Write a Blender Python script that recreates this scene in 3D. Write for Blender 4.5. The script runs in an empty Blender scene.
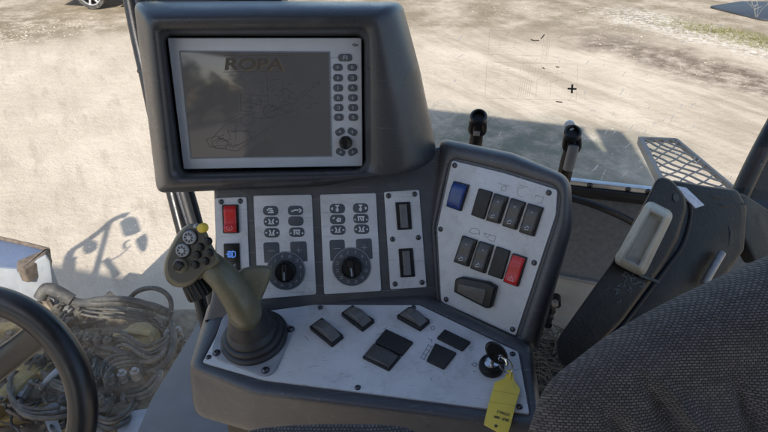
import bpy, bmesh, math, random
from mathutils import Vector, Matrix, Quaternion
R = math.radians
rnd = random.Random(7)
SC = bpy.context.scene
COL = SC.collection

# ------------------------------------------------------------------ camera model
CAM = Vector((0, 0, 3.0)); PITCH = R(32); FPX = 591.0
FW = Vector((0, math.cos(PITCH), -math.sin(PITCH)))
UP = Vector((0, math.sin(PITCH), math.cos(PITCH)))
RT = Vector((1, 0, 0))
def ray(px, py):
    return FW + RT * ((px - 384) / FPX) + UP * ((216 - py) / FPX)
def dep(px, py, d):
    return CAM + ray(px, py) * d
class Pl:
    """a real plane in the cab: origin, normal; pt() finds where a sight line meets it"""
    def __init__(s, o, n, ex=None):
        s.o = o; s.n = n.normalized()
        ex = ex or Vector((0, 0, 1)).cross(s.n)
        s.ex = (ex - s.n * ex.dot(s.n)).normalized(); s.ey = s.n.cross(s.ex)
    def pt(s, px, py, h=0.0):
        d = ray(px, py); o = s.o + s.n * h
        return CAM + d * ((o - CAM).dot(s.n) / d.dot(s.n))
    def uv(s, px, py):
        p = s.pt(px, py) - s.o
        return (p.dot(s.ex), p.dot(s.ey))
    def w(s, u, v, h=0.0):
        return s.o + s.ex * u + s.ey * v + s.n * h
def nrm(yaw, el):
    return Vector((-math.sin(R(yaw)) * math.cos(R(el)), -math.cos(R(yaw)) * math.cos(R(el)), math.sin(R(el))))
MON = Pl(dep(272, 103, .86), nrm(0, 12))
FACE = Pl(dep(320, 245, .92), nrm(0, 27))
WING = Pl(FACE.pt(436, 228, .006), nrm(36, 22))
DECK = Pl(FACE.pt(330, 303), nrm(35, 79))
def horiz(z):
    return Pl(Vector((0, 0, z)), Vector((0, 0, 1)), Vector((1, 0, 0)))
GND = horiz(0.0)
def facing(px, py, d, tilt=0, yaw=0):
    """plane turned to the operator"""
    n = -FW
    n = Quaternion(RT, R(tilt)) @ n
    n = Quaternion(UP, R(yaw)) @ n
    return Pl(dep(px, py, d), n, RT)

# ------------------------------------------------------------------ materials
MATS = {}
def new_mat(name):
    m = bpy.data.materials.new(name); m.use_nodes = True
    nt = m.node_tree; nt.nodes.clear()
    out = nt.nodes.new('ShaderNodeOutputMaterial')
    return m, nt, out
def N(nt, t, **kw):
    n = nt.nodes.new(t)
    for k, v in kw.items():
        if k.startswith('i_'):
            n.inputs[k[2:].replace('_', ' ')].default_value = v
        else:
            setattr(n, k, v)
    return n
def mat(name, col, rough=.5, metal=0.0, var=.12, scale=40, bump=0.0, bscale=400, dust=0.0, dustcol=(.42, .38, .32), spec=.5, coat=0.0, scuff=0.0, scuffcol=(.6, .6, .6), smear=0.0, smearcol=(.2, .18, .15)):
    """painted / moulded surface: colour variation, fine grain bump and a settled film of dust in blotches"""
    if name in MATS: return MATS[name]
    m, nt, out = new_mat(name); L = nt.links.new
    b = N(nt, 'ShaderNodeBsdfPrincipled')
    b.inputs['Metallic'].default_value = metal
    b.inputs['Specular IOR Level'].default_value = spec
    b.inputs['Coat Weight'].default_value = coat
    geo = N(nt, 'ShaderNodeNewGeometry'); vec = geo.outputs['Position']
    no = N(nt, 'ShaderNodeTexNoise'); no.inputs['Scale'].default_value = scale; no.inputs['Detail'].default_value = 5; no.inputs['Roughness'].default_value = .65
    L(vec, no.inputs['Vector'])
    mr = N(nt, 'ShaderNodeMapRange'); L(no.outputs['Fac'], mr.inputs['Value'])
    mr.inputs['From Min'].default_value = .3; mr.inputs['From Max'].default_value = .7
    mr.inputs['To Min'].default_value = 1 - var; mr.inputs['To Max'].default_value = 1 + var
    mx = N(nt, 'ShaderNodeVectorMath', operation='SCALE'); mx.inputs[0].default_value = col
    L(mr.outputs[0], mx.inputs['Scale'])
    colout = mx.outputs[0]
    rr = N(nt, 'ShaderNodeMapRange'); L(no.outputs['Fac'], rr.inputs['Value'])
    rr.inputs['From Min'].default_value = .3; rr.inputs['From Max'].default_value = .7
    rr.inputs['To Min'].default_value = max(.05, rough - .08); rr.inputs['To Max'].default_value = min(1, rough + .08)
    L(rr.outputs[0], b.inputs['Roughness'])
    if dust > 0:
        n2 = N(nt, 'ShaderNodeTexNoise'); n2.inputs['Scale'].default_value = scale * .35; n2.inputs['Detail'].default_value = 8; n2.inputs['Roughness'].default_value = .75
        L(vec, n2.inputs['Vector'])
        d = N(nt, 'ShaderNodeMapRange'); L(n2.outputs['Fac'], d.inputs['Value'])
        d.inputs['From Min'].default_value = .42; d.inputs['From Max'].default_value = .72
        d.inputs['To Max'].default_value = dust
        mm = N(nt, 'ShaderNodeMix', data_type='RGBA'); L(d.outputs[0], mm.inputs['Factor'])
        L(colout, mm.inputs['A']); mm.inputs['B'].default_value = (*dustcol, 1)
        colout = mm.outputs['Result']
    def blend(fac, c2):
        nonlocal colout
        mm = N(nt, 'ShaderNodeMix', data_type='RGBA'); L(fac, mm.inputs['Factor']); L(colout, mm.inputs['A']); mm.inputs['B'].default_value = (*c2, 1); colout = mm.outputs['Result']
    if smear > 0:      # greasy hand marks and rubbed patches
        n5 = N(nt, 'ShaderNodeTexNoise'); n5.inputs['Scale'].default_value = 14; n5.inputs['Detail'].default_value = 9; n5.inputs['Roughness'].default_value = .8; n5.inputs['Distortion'].default_value = .8
        L(vec, n5.inputs['Vector'])
        d = N(nt, 'ShaderNodeMapRange'); L(n5.outputs['Fac'], d.inputs['Value']); d.inputs['From Min'].default_value = .52; d.inputs['From Max'].default_value = .68; d.inputs['To Max'].default_value = smear; blend(d.outputs[0], smearcol)
        n6 = N(nt, 'ShaderNodeTexNoise'); n6.inputs['Scale'].default_value = 420; n6.inputs['Detail'].default_value = 2; L(vec, n6.inputs['Vector'])
        d = N(nt, 'ShaderNodeMapRange'); L(n6.outputs['Fac'], d.inputs['Value']); d.inputs['From Min'].default_value = .70; d.inputs['From Max'].default_value = .78; d.inputs['To Max'].default_value = smear; blend(d.outputs[0], smearcol)
    if scuff > 0:      # hairline scratches in two directions
        for rot, sc_, th in (((.4, .2, .9), (14, 420, 420), .70), ((.9, .5, -.6), (10, 360, 360), .715)):
            mp_ = N(nt, 'ShaderNodeMapping'); mp_.inputs['Rotation'].default_value = rot; mp_.inputs['Scale'].default_value = sc_; L(vec, mp_.inputs['Vector'])
            n7 = N(nt, 'ShaderNodeTexNoise'); n7.inputs['Scale'].default_value = 1; n7.inputs['Detail'].default_value = 1; L(mp_.outputs[0], n7.inputs['Vector'])
            d = N(nt, 'ShaderNodeMapRange'); L(n7.outputs['Fac'], d.inputs['Value']); d.inputs['From Min'].default_value = th; d.inputs['From Max'].default_value = th + .04; d.inputs['To Max'].default_value = scuff; blend(d.outputs[0], scuffcol)
    L(colout, b.inputs['Base Color'])
    if bump > 0:
        n3 = N(nt, 'ShaderNodeTexNoise'); n3.inputs['Scale'].default_value = bscale; n3.inputs['Detail'].default_value = 2
        L(vec, n3.inputs['Vector'])
        bp = N(nt, 'ShaderNodeBump'); bp.inputs['Strength'].default_value = bump; bp.inputs['Distance'].default_value = .001
        L(n3.outputs['Fac'], bp.inputs['Height']); L(bp.outputs[0], b.inputs['Normal'])
    L(b.outputs[0], out.inputs['Surface'])
    MATS[name] = m
    return m
def emit_mat(name, col, s, base=(.02, .02, .02)):
    if name in MATS: return MATS[name]
    m, nt, out = new_mat(name)
    b = N(nt, 'ShaderNodeBsdfPrincipled'); b.inputs['Base Color'].default_value = (*base, 1)
    b.inputs['Emission Color'].default_value = (*col, 1); b.inputs['Emission Strength'].default_value = s
    nt.links.new(b.outputs[0], out.inputs['Surface']); MATS[name] = m
    return m

M_SHELL = mat('moulded_dark_grey_plastic', (.048, .050, .057), .34, var=.12, scale=18, bump=.35, bscale=1100, dust=.32, dustcol=(.10, .10, .103), scuff=.5, scuffcol=(.17, .17, .18), smear=.35, smearcol=(.13, .125, .12), spec=.55)
M_HOOD = mat('moulded_charcoal_plastic', (.032, .034, .039), .32, var=.10, scale=14, bump=.26, bscale=1100, dust=.22, dustcol=(.085, .086, .09), scuff=.4, scuffcol=(.12, .12, .125), smear=.3, smearcol=(.09, .087, .083), spec=.55)
M_PLATE = mat('grey_painted_aluminium', (.53, .54, .56), .38, metal=.0, var=.08, scale=26, bump=.10, bscale=1500, dust=.40, dustcol=(.36, .36, .355), spec=.5, scuff=.45, scuffcol=(.22, .22, .22), smear=.5, smearcol=(.25, .235, .21))
M_BEZEL = mat('silver_bezel', (.43, .45, .49), .42, var=.04, scale=30, bump=.05, dust=.12, dustcol=(.32, .32, .33))
M_BLACK = mat('black_plastic', (.008, .008, .009), .34, var=.2, scale=60, bump=.15, dust=.14, dustcol=(.06, .058, .055), spec=.35)
M_PADDLE = mat('rocker_charcoal', (.050, .047, .045), .36, var=.12, scale=120, bump=.1, dust=.25, dustcol=(.17, .16, .15))
M_BLANK = mat('blanking_cap_charcoal', (.016, .016, .017), .5, var=.12, scale=120, bump=.2, dust=.3, dustcol=(.06, .06, .06), spec=.35)
M_KEYPAD = mat('membrane_slate', (.060, .068, .082), .5, var=.08, scale=100)
M_RED = mat('red_lens', (.50, .018, .02), .33, var=.08, scale=90, dust=.1, dustcol=(.3, .08, .07))
M_BLUE = mat('blue_lens', (.011, .040, .17), .25, var=.08, scale=90, dust=.08, dustcol=(.1, .12, .2))
M_WHITE = mat('white_print', (.62, .64, .66), .6, var=.06)
M_GPRINT = mat('grey_print', (.17, .19, .22), .6, var=.1, scale=300)
M_DIM = mat('pale_print', (.28, .31, .35), .6, var=.1, scale=300)
M_CHROME = mat('bright_steel', (.62, .62, .63), .22, metal=1, var=.1, scale=200)
M_SCREW = mat('dark_screw_steel', (.10, .10, .11), .32, metal=.9, var=.2, scale=300)
M_OLIVE = mat('olive_grip_rubber', (.088, .082, .049), .38, var=.18, scale=45, bump=.25, bscale=900, dust=.5, dustcol=(.18, .165, .115), spec=.5, scuff=.3, scuffcol=(.2, .19, .14), smear=.4, smearcol=(.13, .12, .085))
M_FACE = mat('dark_olive_faceplate', (.034, .033, .024), .42, var=.15, scale=60, bump=.2, dust=.35, dustcol=(.06, .057, .045))
M_BOOT = mat('bellows_rubber', (.017, .017, .019), .5, var=.15, scale=60, bump=.2, dust=.25, dustcol=(.055, .055, .056))
M_YELLOW_BTN = mat('yellow_cap', (.62, .45, .05), .4, var=.1, scale=200)
M_GREYBTN = mat('pale_grey_cap', (.30, .31, .325), .4, var=.1, scale=200)
M_TAG = mat('yellow_plastic_tag', (.72, .53, .07), .5, var=.06, scale=80, dust=.15, dustcol=(.5, .42, .12))
M_INK = mat('dark_ink', (.03, .03, .03), .6)
M_WHEEL = mat('black_polished_polyurethane', (.010, .0105, .012), .34, var=.12, scale=30, bump=.1, bscale=600, dust=.05, dustcol=(.06, .06, .065), spec=.5)
M_CASE = mat('black_textured_case', (.009, .009, .010), .50, var=.25, scale=30, bump=.4, bscale=260, dust=.3, dustcol=(.04, .039, .038), spec=.25, scuff=.35, scuffcol=(.07, .07, .07), smear=.4, smearcol=(.045, .043, .04))
M_CUP = mat('translucent_grey_plastic', (.36, .345, .29), .55, var=.12, scale=35, bump=.15, dust=.5, dustcol=(.22, .20, .165), spec=.3, smear=.6, smearcol=(.16, .145, .12))
M_WALL = mat('grey_felt_lining', (.13, .14, .155), .9, var=.22, scale=90, bump=.6, bscale=700)
M_LOWER = mat('beige_grey_metal_lining', (.30, .29, .27), .6, var=.12, scale=18, dust=.4, dustcol=(.20, .18, .15))
M_FLOOR = mat('dark_floor_mat', (.03, .029, .028), .85, var=.3, scale=20, dust=.5, dustcol=(.10, .085, .065))
M_STRAW = mat('dry_straw', (.12, .10, .07), .8, var=.4, scale=60)
M_ALU = mat('brushed_sill_aluminium', (.62, .62, .60), .35, metal=.7, var=.12, scale=60, dust=.3)
M_GASKET = mat('black_rubber_gasket', (.012, .012, .013), .6, var=.2)
M_LID_SHADE = mat('shade_blue_steel', (.085, .115, .185), .4, var=.12, scale=12, bump=.1, dust=.3, dustcol=(.15, .16, .18))  # blue of the shaded lid is put into its colour
M_RUST = mat('muddy_rust', (.10, .075, .055), .9, var=.5, scale=30, bump=.5, bscale=120)
M_MUDYEL = mat('muddy_yellow_paint', (.31, .225, .085), .75, var=.4, scale=28, bump=1, bscale=110, dust=1.0, dustcol=(.20, .165, .115))
M_HOSE = mat('dusty_hydraulic_hose', (.022, .022, .024), .7, var=.3, scale=45, bump=.4, bscale=200, dust=.65, dustcol=(.14, .125, .10))
M_HOSE2 = mat('mud_grey_hose', (.06, .055, .048), .8, var=.4, scale=45, bump=.5, bscale=200, dust=.8, dustcol=(.185, .16, .125))
M_MUD = mat('dry_mud', (.15, .12, .085), .95, var=.6, scale=26, bump=1, bscale=80, dust=.75, dustcol=(.27, .23, .175))
M_PALEPLATE = mat('pale_grey_plate', (.22, .24, .27), .5, var=.2, scale=10, dust=.45, dustcol=(.36, .33, .28))
M_FIT = mat('zinc_fitting', (.30, .29, .28), .5, metal=.6, var=.3, scale=60, dust=.8, dustcol=(.22, .19, .15))
M_CASTER_AND_WALL = mat('roof_caster_and_wall_grey', (.16, .165, .18), .9, var=.05)
M_SHADE_BLOCK = mat('shade_block_grey', (.13, .14, .15), .5, var=.1, scale=4)
M_CARPAINT = mat('dark_blue_grey_car_paint', (.035, .04, .05), .25, var=.05, coat=.6, dust=.15)
M_TYRE = mat('tyre_rubber', (.02, .02, .02), .8, var=.2, dust=.5, dustcol=(.2, .18, .15))
M_RIM = mat('silver_alloy', (.55, .56, .58), .3, metal=.6, var=.05)
M_STONE = mat('pale_stones', (.33, .28, .215), .9, var=.65, scale=25)
M_GRASS = mat('dry_grass', (.16, .15, .055), .8, var=.4, scale=3)
M_TWIG = mat('pale_twigs', (.19, .18, .155), .8, var=.3, scale=9)
M_DARK_PATCH = mat('dark_blue_patch', (.028, .032, .040), .6, var=.2, scale=4)
M_STEP_AND_SHADOW = mat('step_and_shadow_lattice', (.24, .215, .185), .6, var=.2, scale=8, dust=.5, dustcol=(.32, .29, .25))
M_FOLIAGE = mat('foliage', (.06, .09, .03), .8, var=.5, scale=2)
M_BARK = mat('bark', (.10, .08, .06), .9, var=.3, scale=10)

# ------------------------------------------------------------------ object helpers
WLOC = {}
def link(o, parent, world):
    COL.objects.link(o)
    base = WLOC[parent.name] if parent else Vector((0, 0, 0))
    if parent: o.parent = parent
    o.location = world - base
    WLOC[o.name] = world
def thing(name, label, cat, loc, group=None):
    o = bpy.data.objects.new(name, None); o.empty_display_size = .05
    link(o, None, Vector(loc)); o['label'] = label; o['category'] = cat
    if group: o['group'] = group
    return o
def tag(o, label, cat, group=None):
    o['label'] = label; o['category'] = cat
    if group: o['group'] = group
    return o
def kind(o, k):
    o['kind'] = k; return o
def finish(me, angle=35):
    me.update()
    for p in me.polygons: p.use_smooth = True
    try: me.set_sharp_from_angle(angle=R(angle))
    except Exception: pass
def obj(name, geo, m, parent=None, angle=35, origin=None, label=None):
    verts, faces = geo
    if origin is None:
        lo = [min(v[i] for v in verts) for i in range(3)]; hi = [max(v[i] for v in verts) for i in range(3)]
        origin = Vector([(a + b) / 2 for a, b in zip(lo, hi)])
    me = bpy.data.meshes.new(name)
    me.from_pydata([tuple(Vector(v) - origin) for v in verts], [], faces)
    bm = bmesh.new(); bm.from_mesh(me)
    bmesh.ops.recalc_face_normals(bm, faces=bm.faces)
    bm.to_mesh(me); bm.free()
    finish(me, angle)
    me.materials.append(m)
    o = bpy.data.objects.new(name, me); link(o, parent, origin)
    if label: o['label'] = label
    return o
def join(*geos):
    V, Fc = [], []
    for v, f in geos:
        k = len(V); V += list(v); Fc += [[i + k for i in q] for q in f]
    return V, Fc
def lerp(a, b, t): return a + (b - a) * t
def roundpoly(pts, r, seg=5):
    """fillet a closed 2-D polygon; r is a number or one per corner"""
    n = len(pts); out = []
    for i in range(n):
        p = Vector(pts[i]); a = Vector(pts[i - 1]); b = Vector(pts[(i + 1) % n])
        ri = r[i] if isinstance(r, (list, tuple)) else r
        da = min(ri, .48 * (a - p).length); db = min(ri, .48 * (b - p).length)
        s = p + (a - p).normalized() * da; e = p + (b - p).normalized() * db
        for k in range(seg + 1):
            t = k / seg
            out.append(s * (1 - t) ** 2 + p * 2 * t * (1 - t) + e * t * t)
    return out
def loft(loops, sub=1, cap0=False, cap1=False, closed=True):
    """skin rings of equal count; sub>1 puts a Catmull-Rom spline through the rings"""
    if sub > 1:
        L2 = []; n = len(loops)
        for i in range(n - 1):
            a, b, c, d = loops[max(i - 1, 0)], loops[i], loops[i + 1], loops[min(i + 2, n - 1)]
            for k in range(sub):
                t = k / sub
                ring = []
                for p0, p1, p2, p3 in zip(a, b, c, d):
                    p0, p1, p2, p3 = map(Vector, (p0, p1, p2, p3))
                    ring.append(.5 * ((2 * p1) + (p2 - p0) * t + (2 * p0 - 5 * p1 + 4 * p2 - p3) * t * t + (3 * p1 - p0 - 3 * p2 + p3) * t ** 3))
                L2.append(ring)
        L2.append(loops[-1]); loops = L2
    V = [Vector(p) for l in loops for p in l]; n = len(loops[0]); Fc = []
    for i in range(len(loops) - 1):
        for j in range(n if closed else n - 1):
            k = (j + 1) % n
            Fc.append([i * n + j, i * n + k, (i + 1) * n + k, (i + 1) * n + j])
    if cap0: Fc.append(list(range(n - 1, -1, -1)))
    if cap1: Fc.append([(len(loops) - 1) * n + j for j in range(n)])
    return V, Fc
def offset(pts, d):
    """inset (d>0) a closed 2-D outline of either winding"""
    n = len(pts); area = sum(pts[i][0] * pts[(i + 1) % n][1] - pts[(i + 1) % n][0] * pts[i][1] for i in range(n))
    s = 1 if area > 0 else -1; out = []
    for i in range(n):
        a, p, b = Vector(pts[i - 1]), Vector(pts[i]), Vector(pts[(i + 1) % n])
        t = Vector((0, 0))
        for e in (p - a, b - p):
            if e.length > 1e-9: t += e.normalized()
        if t.length < 1e-9: out.append(p); continue
        t.normalize(); out.append(p + Vector((-t.y, t.x)) * d * s)
    return out
def slab(pl, outline, h0, h1, bev=0.0, bseg=3):
    """outline in plane metres, raised from h0 to h1 with a rounded top edge"""
    loops = [[pl.w(x, y, h0) for x, y in outline]]
    if bev > 0:
        for k in range(bseg + 1):
            a = k / bseg * math.pi / 2
            ins = offset(outline, bev * (1 - math.cos(a)))
            loops.append([pl.w(x, y, h1 - bev + bev * math.sin(a)) for x, y in ins])
    else:
        loops.append([pl.w(x, y, h1) for x, y in outline])
    return loft(loops, cap0=True, cap1=True)
def uvs(pl, pts): return [pl.uv(*p) for p in pts]
def plate(pl, pxs, r, h0, h1, bev=.0006, seg=5):
    return slab(pl, roundpoly(uvs(pl, pxs), r, seg), h0, h1, bev)
def circ(c, r, n=32, ry=None, a0=0):
    ry = ry or r
    return [(c[0] + r * math.cos(a0 + 2 * math.pi * i / n), c[1] + ry * math.sin(a0 + 2 * math.pi * i / n)) for i in range(n)]
def pxr(pl, px, py, r):
    """how many metres r pixels are on this plane (across)"""
    return (pl.pt(px + r, py) - pl.pt(px - r, py)).length / 2
def ribbon(pl, lines, w, h, th=.00015):
    """printed strokes: thin raised bars along polylines given in pixels"""
    V, Fc = [], []
    for ln in lines:
        q = [Vector(pl.uv(*p)) for p in ln]
        for a, b in zip(q, q[1:]):
            d = b - a
            if d.length < 1e-7: continue
            d.normalize(); nn = Vector((-d.y, d.x)) * w / 2; a2 = a - d * w * .25; b2 = b + d * w * .25
            k = len(V)
            for hh in (h, h + th):
                for p in (a2 - nn, b2 - nn, b2 + nn, a2 + nn): V.append(pl.w(p.x, p.y, hh))
            Fc += [[k + 4, k + 5, k + 6, k + 7], [k, k + 1, k + 5, k + 4], [k + 1, k + 2, k + 6, k + 5], [k + 2, k + 3, k + 7, k + 6], [k + 3, k, k + 4, k + 7]]
    return V, Fc
def tube(pts, rad, n=12, sub=6, cap=True, flat=1.0, ref=None):
    pts = [Vector(p) for p in pts]; rad = rad if isinstance(rad, (list, tuple)) else [rad] * len(pts)
    P, Q = [], []
    m = len(pts)
    for i in range(m - 1):
        a, b, c, d = pts[max(i - 1, 0)], pts[i], pts[i + 1], pts[min(i + 2, m - 1)]
        for k in range(sub):
            t = k / sub
            P.append(.5 * ((2 * b) + (c - a) * t + (2 * a - 5 * b + 4 * c - d) * t * t + (3 * b - a - 3 * c + d) * t ** 3)); Q.append(lerp(rad[i], rad[i + 1], t))
    P.append(pts[-1]); Q.append(rad[-1])
    loops = []
    x = ref
    for i, p in enumerate(P):
        t = (P[min(i + 1, len(P) - 1)] - P[max(i - 1, 0)]).normalized()
        if x is None:
            x = t.cross(Vector((0, 0, 1)))
            if x.length < .1: x = t.cross(Vector((1, 0, 0)))
        x = (x - t * x.dot(t)).normalized(); y = t.cross(x)
        loops.append([p + x * Q[i] * math.cos(2 * math.pi * j / n) + y * Q[i] * flat * math.sin(2 * math.pi * j / n) for j in range(n)])
    return loft(loops, cap0=cap, cap1=cap)
def lathe(o, axis, prof, n=40, ex=None):
    """prof: (radius, height) pairs along axis"""
    axis = axis.normalized(); ex = ex or axis.cross(Vector((.3, .5, .2))); ex = (ex - axis * ex.dot(axis)).normalized(); ey = axis.cross(ex)
    loops = [[o + axis * h + (ex * math.cos(2 * math.pi * j / n) + ey * math.sin(2 * math.pi * j / n)) * max(r, 1e-5) for j in range(n)] for r, h in prof]
    return loft(loops, cap0=True, cap1=True)
def box(lo, hi):
    (x0, y0, z0), (x1, y1, z1) = lo, hi
    V = [(x, y, z) for z in (z0, z1) for x, y in ((x0, y0), (x1, y0), (x1, y1), (x0, y1))]
    return [Vector(v) for v in V], [[0, 3, 2, 1], [4, 5, 6, 7], [0, 1, 5, 4], [1, 2, 6, 5], [2, 3, 7, 6], [3, 0, 4, 7]]
def obox(c, ax, ay, az, sx, sy, sz, bev=0.0):
    """box about c along three axes; bev chamfers its outline"""
    pl = Pl(c - az * sz / 2, az, ax)
    o = roundpoly([(-sx / 2, -sy / 2), (sx / 2, -sy / 2), (sx / 2, sy / 2), (-sx / 2, sy / 2)], max(bev, 1e-4), 3)
    return slab(pl, o, 0, sz, bev if bev else 0)
def text_geo(body, size, size_off=0.0):
    cu = bpy.data.curves.new('t', 'FONT'); cu.body = body; cu.size = size; cu.align_x = 'CENTER'; cu.align_y = 'CENTER'; cu.resolution_u = 3; cu.offset = size_off
    o = bpy.data.objects.new('t', cu); COL.objects.link(o)
    dg = bpy.context.evaluated_depsgraph_get(); dg.update()
    me = bpy.data.meshes.new_from_object(o.evaluated_get(dg))
    V = [v.co.copy() for v in me.vertices]; Fc = [list(p.vertices) for p in me.polygons]
    bpy.data.objects.remove(o); bpy.data.meshes.remove(me); bpy.data.curves.remove(cu)
    return V, Fc
def write(pl, px, py, body, size, h, ang=0.0, sx=1.0, shear=0.0):
    V, Fc = text_geo(body, size, size * .035); u, v = pl.uv(px, py); c, s = math.cos(R(ang)), math.sin(R(ang))
    out = []
    for p in V:
        x = (p.x + shear * p.y) * sx; y = p.y
        out.append(pl.w(u + x * c - y * s, v + x * s + y * c, h))
    return out, Fc
# screws: one mesh, many objects
_screw = None
def screw(pl, px, py, parent, h, r=.0036, m=None, ang=None):
    global _screw
    if _screw is None:
        pz = Pl(Vector((0, 0, 0)), Vector((0, 0, 1)), Vector((1, 0, 0)))
        dome = lathe(Vector((0, 0, 0)), Vector((0, 0, 1)), [(1.25, 0), (1.25, .12), (1.0, .18), (1.0, .4), (.92, .6), (.7, .76), (.42, .84), (.40, .45), (0, .43)], 20)
        _screw = bpy.data.meshes.new('screw'); _screw.from_pydata([tuple(v * .0036) for v in dome[0]], [], dome[1]); finish(_screw, 40)
        _screw.materials.append(M_SCREW)
    o = bpy.data.objects.new('screw', _screw)
    link(o, parent, pl.pt(px, py) + pl.n * h)
    o.rotation_mode = 'QUATERNION'; o.rotation_quaternion = Vector((0, 0, 1)).rotation_difference(pl.n)
    s = r / .0036; o.scale = (s, s, s)
    return o
def quad_map(pl, q):
    A, B, C_, D = [Vector(pl.uv(*p)) for p in q]
    return lambda s, t: lerp(lerp(A, B, s), lerp(D, C_, s), t)
def rocker(parent, pl, q, m, prof=(.0045, .0085, .0075, .0068, .0075, .0105, .0060), label=None, frame=.10, hbase=0.0, mark=None, markm=None, flen=.04, fh=.004, name='rocker_switch'):
    """snap-in rocker: bezel frame (the part) with its tilted paddle (> mark); q = pixel quad, long side 2nd axis"""
    f = quad_map(pl, q)
    out = roundpoly([f(0, 0), f(1, 0), f(1, 1), f(0, 1)], .0015, 4)
    fr = obj(name, slab(pl, out, hbase, hbase + fh, .0008), M_BLACK, parent, label=label)
    loops = []; K = len(prof); a, b = frame, 1 - frame
    n = 12
    ring = [(a, 0)] + [(lerp(a, b, i / n), 1) for i in range(n + 1)] + [(b, 0)]
    for k in range(K):
        t = lerp(flen, 1 - flen, k / (K - 1)); row = []
        for s, up in ring:
            e = min(s - a, b - s) / (b - a)
            h = hbase + (prof[k] - .0012 * max(0, 1 - e / .12) ** 2 if up else fh * .5)
            p = f(s, t); row.append(pl.w(p.x, p.y, h))
        loops.append(row)
    # rings run across; spline along the paddle
    g = loft(loops, sub=3, cap0=True, cap1=True, closed=False)
    pd = obj('paddle', g, m, fr, angle=50)
    if mark:
        hh = lambda t: hbase + prof[min(K - 1, max(0, round((t - flen) / (1 - 2 * flen) * (K - 1))))] + .0004
        Vs, Fs = [], []
        for ln, w in mark:
            for (s0, t0), (s1, t1) in zip(ln, ln[1:]):
                A = f(s0, t0); B = f(s1, t1); d = (B - A)
                if d.length < 1e-6: d = Vector((1e-4, 0))
                d = d.normalized(); nn = Vector((-d.y, d.x)) * w / 2; A = A - d * w * .3; B = B + d * w * .3
                k = len(Vs)
                for P, t in ((A - nn, t0), (B - nn, t1), (B + nn, t1), (A + nn, t0)): Vs.append(pl.w(P.x, P.y, hh(t) + .0004))
                Fs.append([k, k + 1, k + 2, k + 3])
        if Vs: obj('symbol', (Vs, Fs), markm or M_WHITE, pd)
    return fr
def pill(parent, pl, px, py, wpx, hpx, h, th=.0006, m=None, ang=0, name='membrane_key', icon=None, iconm=None):
    u, v = pl.uv(px, py); w = pxr(pl, px, py, wpx / 2); hh = w * hpx / wpx; r = min(w, hh) * .98
    c, s = math.cos(R(ang)), math.sin(R(ang))
    o = roundpoly([(u + x * c - y * s, v + x * s + y * c) for x, y in ((-w, -hh), (w, -hh), (w, hh), (-w, hh))], r, 5)
    k = obj(name, slab(pl, o, h, h + th, .0004, 2), m or M_KEYPAD, parent)
    if icon:
        lines = [[(px + x * wpx / 2, py + y * hpx / 2) for x, y in ln] for ln in icon]
        obj('symbol', ribbon(pl, lines, w * .16, h + th + .0001), iconm or M_WHITE, k)
    return k

# ------------------------------------------------------------------ terminal in its hood
def shell(pl, rings, rad, seg=6, sub=4, cap1=True):
    """rings: (pixel key points, height over the plane); every ring is met on its own parallel plane"""
    loops = []
    for pts, h in rings:
        loops.append([pl.pt(p.x, p.y, h) for p in roundpoly(pts, rad, seg)])
    return loft(loops, sub=sub, cap1=cap1)
term = thing('display_terminal', 'charcoal hooded display terminal with grey bezel, dark screen and columns of keys', 'display', MON.pt(290, 185, -.05))
hood_rings = [
    ([(165, 36), (266, 36), (363.5, 36), (364, 100), (365, 168.5), (300, 170.2), (182, 172)], -.004),
    ([(161, 32), (266, 31.5), (366.5, 31), (368, 100), (368.5, 171.5), (300, 173.3), (178.5, 175.5)], .020),
    ([(156, 27), (266, 26.5), (371, 26), (375, 100), (380, 173.5), (300, 176), (173, 179.5)], .030),
    ([(148, 18), (266, 16), (380, 16), (395, 90), (411, 173), (310, 180.5), (166, 186)], .030),
    ([(140, 9), (266, 7), (392, 7), (411, 70), (428, 167), (320, 184.5), (161, 191)], .010),
    ([(134, 3), (266, 2), (401, 3), (419, 70), (437, 160), (330, 186), (157, 193)], -.022),
    ([(136, 2), (266, 1), (401, 2), (419, 70), (437, 158), (330, 186), (160, 192)], -.060),
    ([(150, 8), (266, 6), (395, 8), (410, 70), (425, 150), (274, 186), (172, 186)], -.085),
]
hood = obj('hood', shell(MON, hood_rings, [9, 3, 9, 3, 12, 3, 9]), M_HOOD, term, angle=60)
bz = [(167.3, 38), (361.5, 38), (362.6, 166.2), (183.6, 169.2)]
bezel = obj('bezel', plate(MON, bz, .002, -.010, 0.0, .0012), M_BEZEL, term)
# screen: dark glass with a faint picture of a harvesting machine
def screen_material():
    m, nt, out = new_mat('lcd_glass'); L = nt.links.new
    b = N(nt, 'ShaderNodeBsdfPrincipled'); b.inputs['Roughness'].default_value = .07; b.inputs['Specular IOR Level'].default_value = .45
    b.inputs['Base Color'].default_value = (.012, .012, .0125, 1)
    no = N(nt, 'ShaderNodeTexNoise'); no.inputs['Scale'].default_value = 9; no.inputs['Detail'].default_value = 3
    g = N(nt, 'ShaderNodeNewGeometry'); L(g.outputs['Position'], no.inputs['Vector'])
    rp = N(nt, 'ShaderNodeMapRange'); L(no.outputs['Fac'], rp.inputs['Value']); rp.inputs['To Min'].default_value = .8; rp.inputs['To Max'].default_value = 1.2
    b.inputs['Emission Color'].default_value = (.0185, .0185, .0200, 1); L(rp.outputs[0], b.inputs['Emission Strength'])
    L(b.outputs[0], out.inputs['Surface']); return m
M_SCREEN = screen_material()
sq = [(180.6, 51.8), (328.9, 52.6), (330.8, 155.4), (192, 157.4)]
sline = [(179.2, 50.6), (330.2, 51.4), (332.2, 156.6), (190.8, 158.8)]
obj('screen_surround', plate(MON, sline, .001, 0, .0006, .0002), M_GPRINT, bezel)
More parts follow.
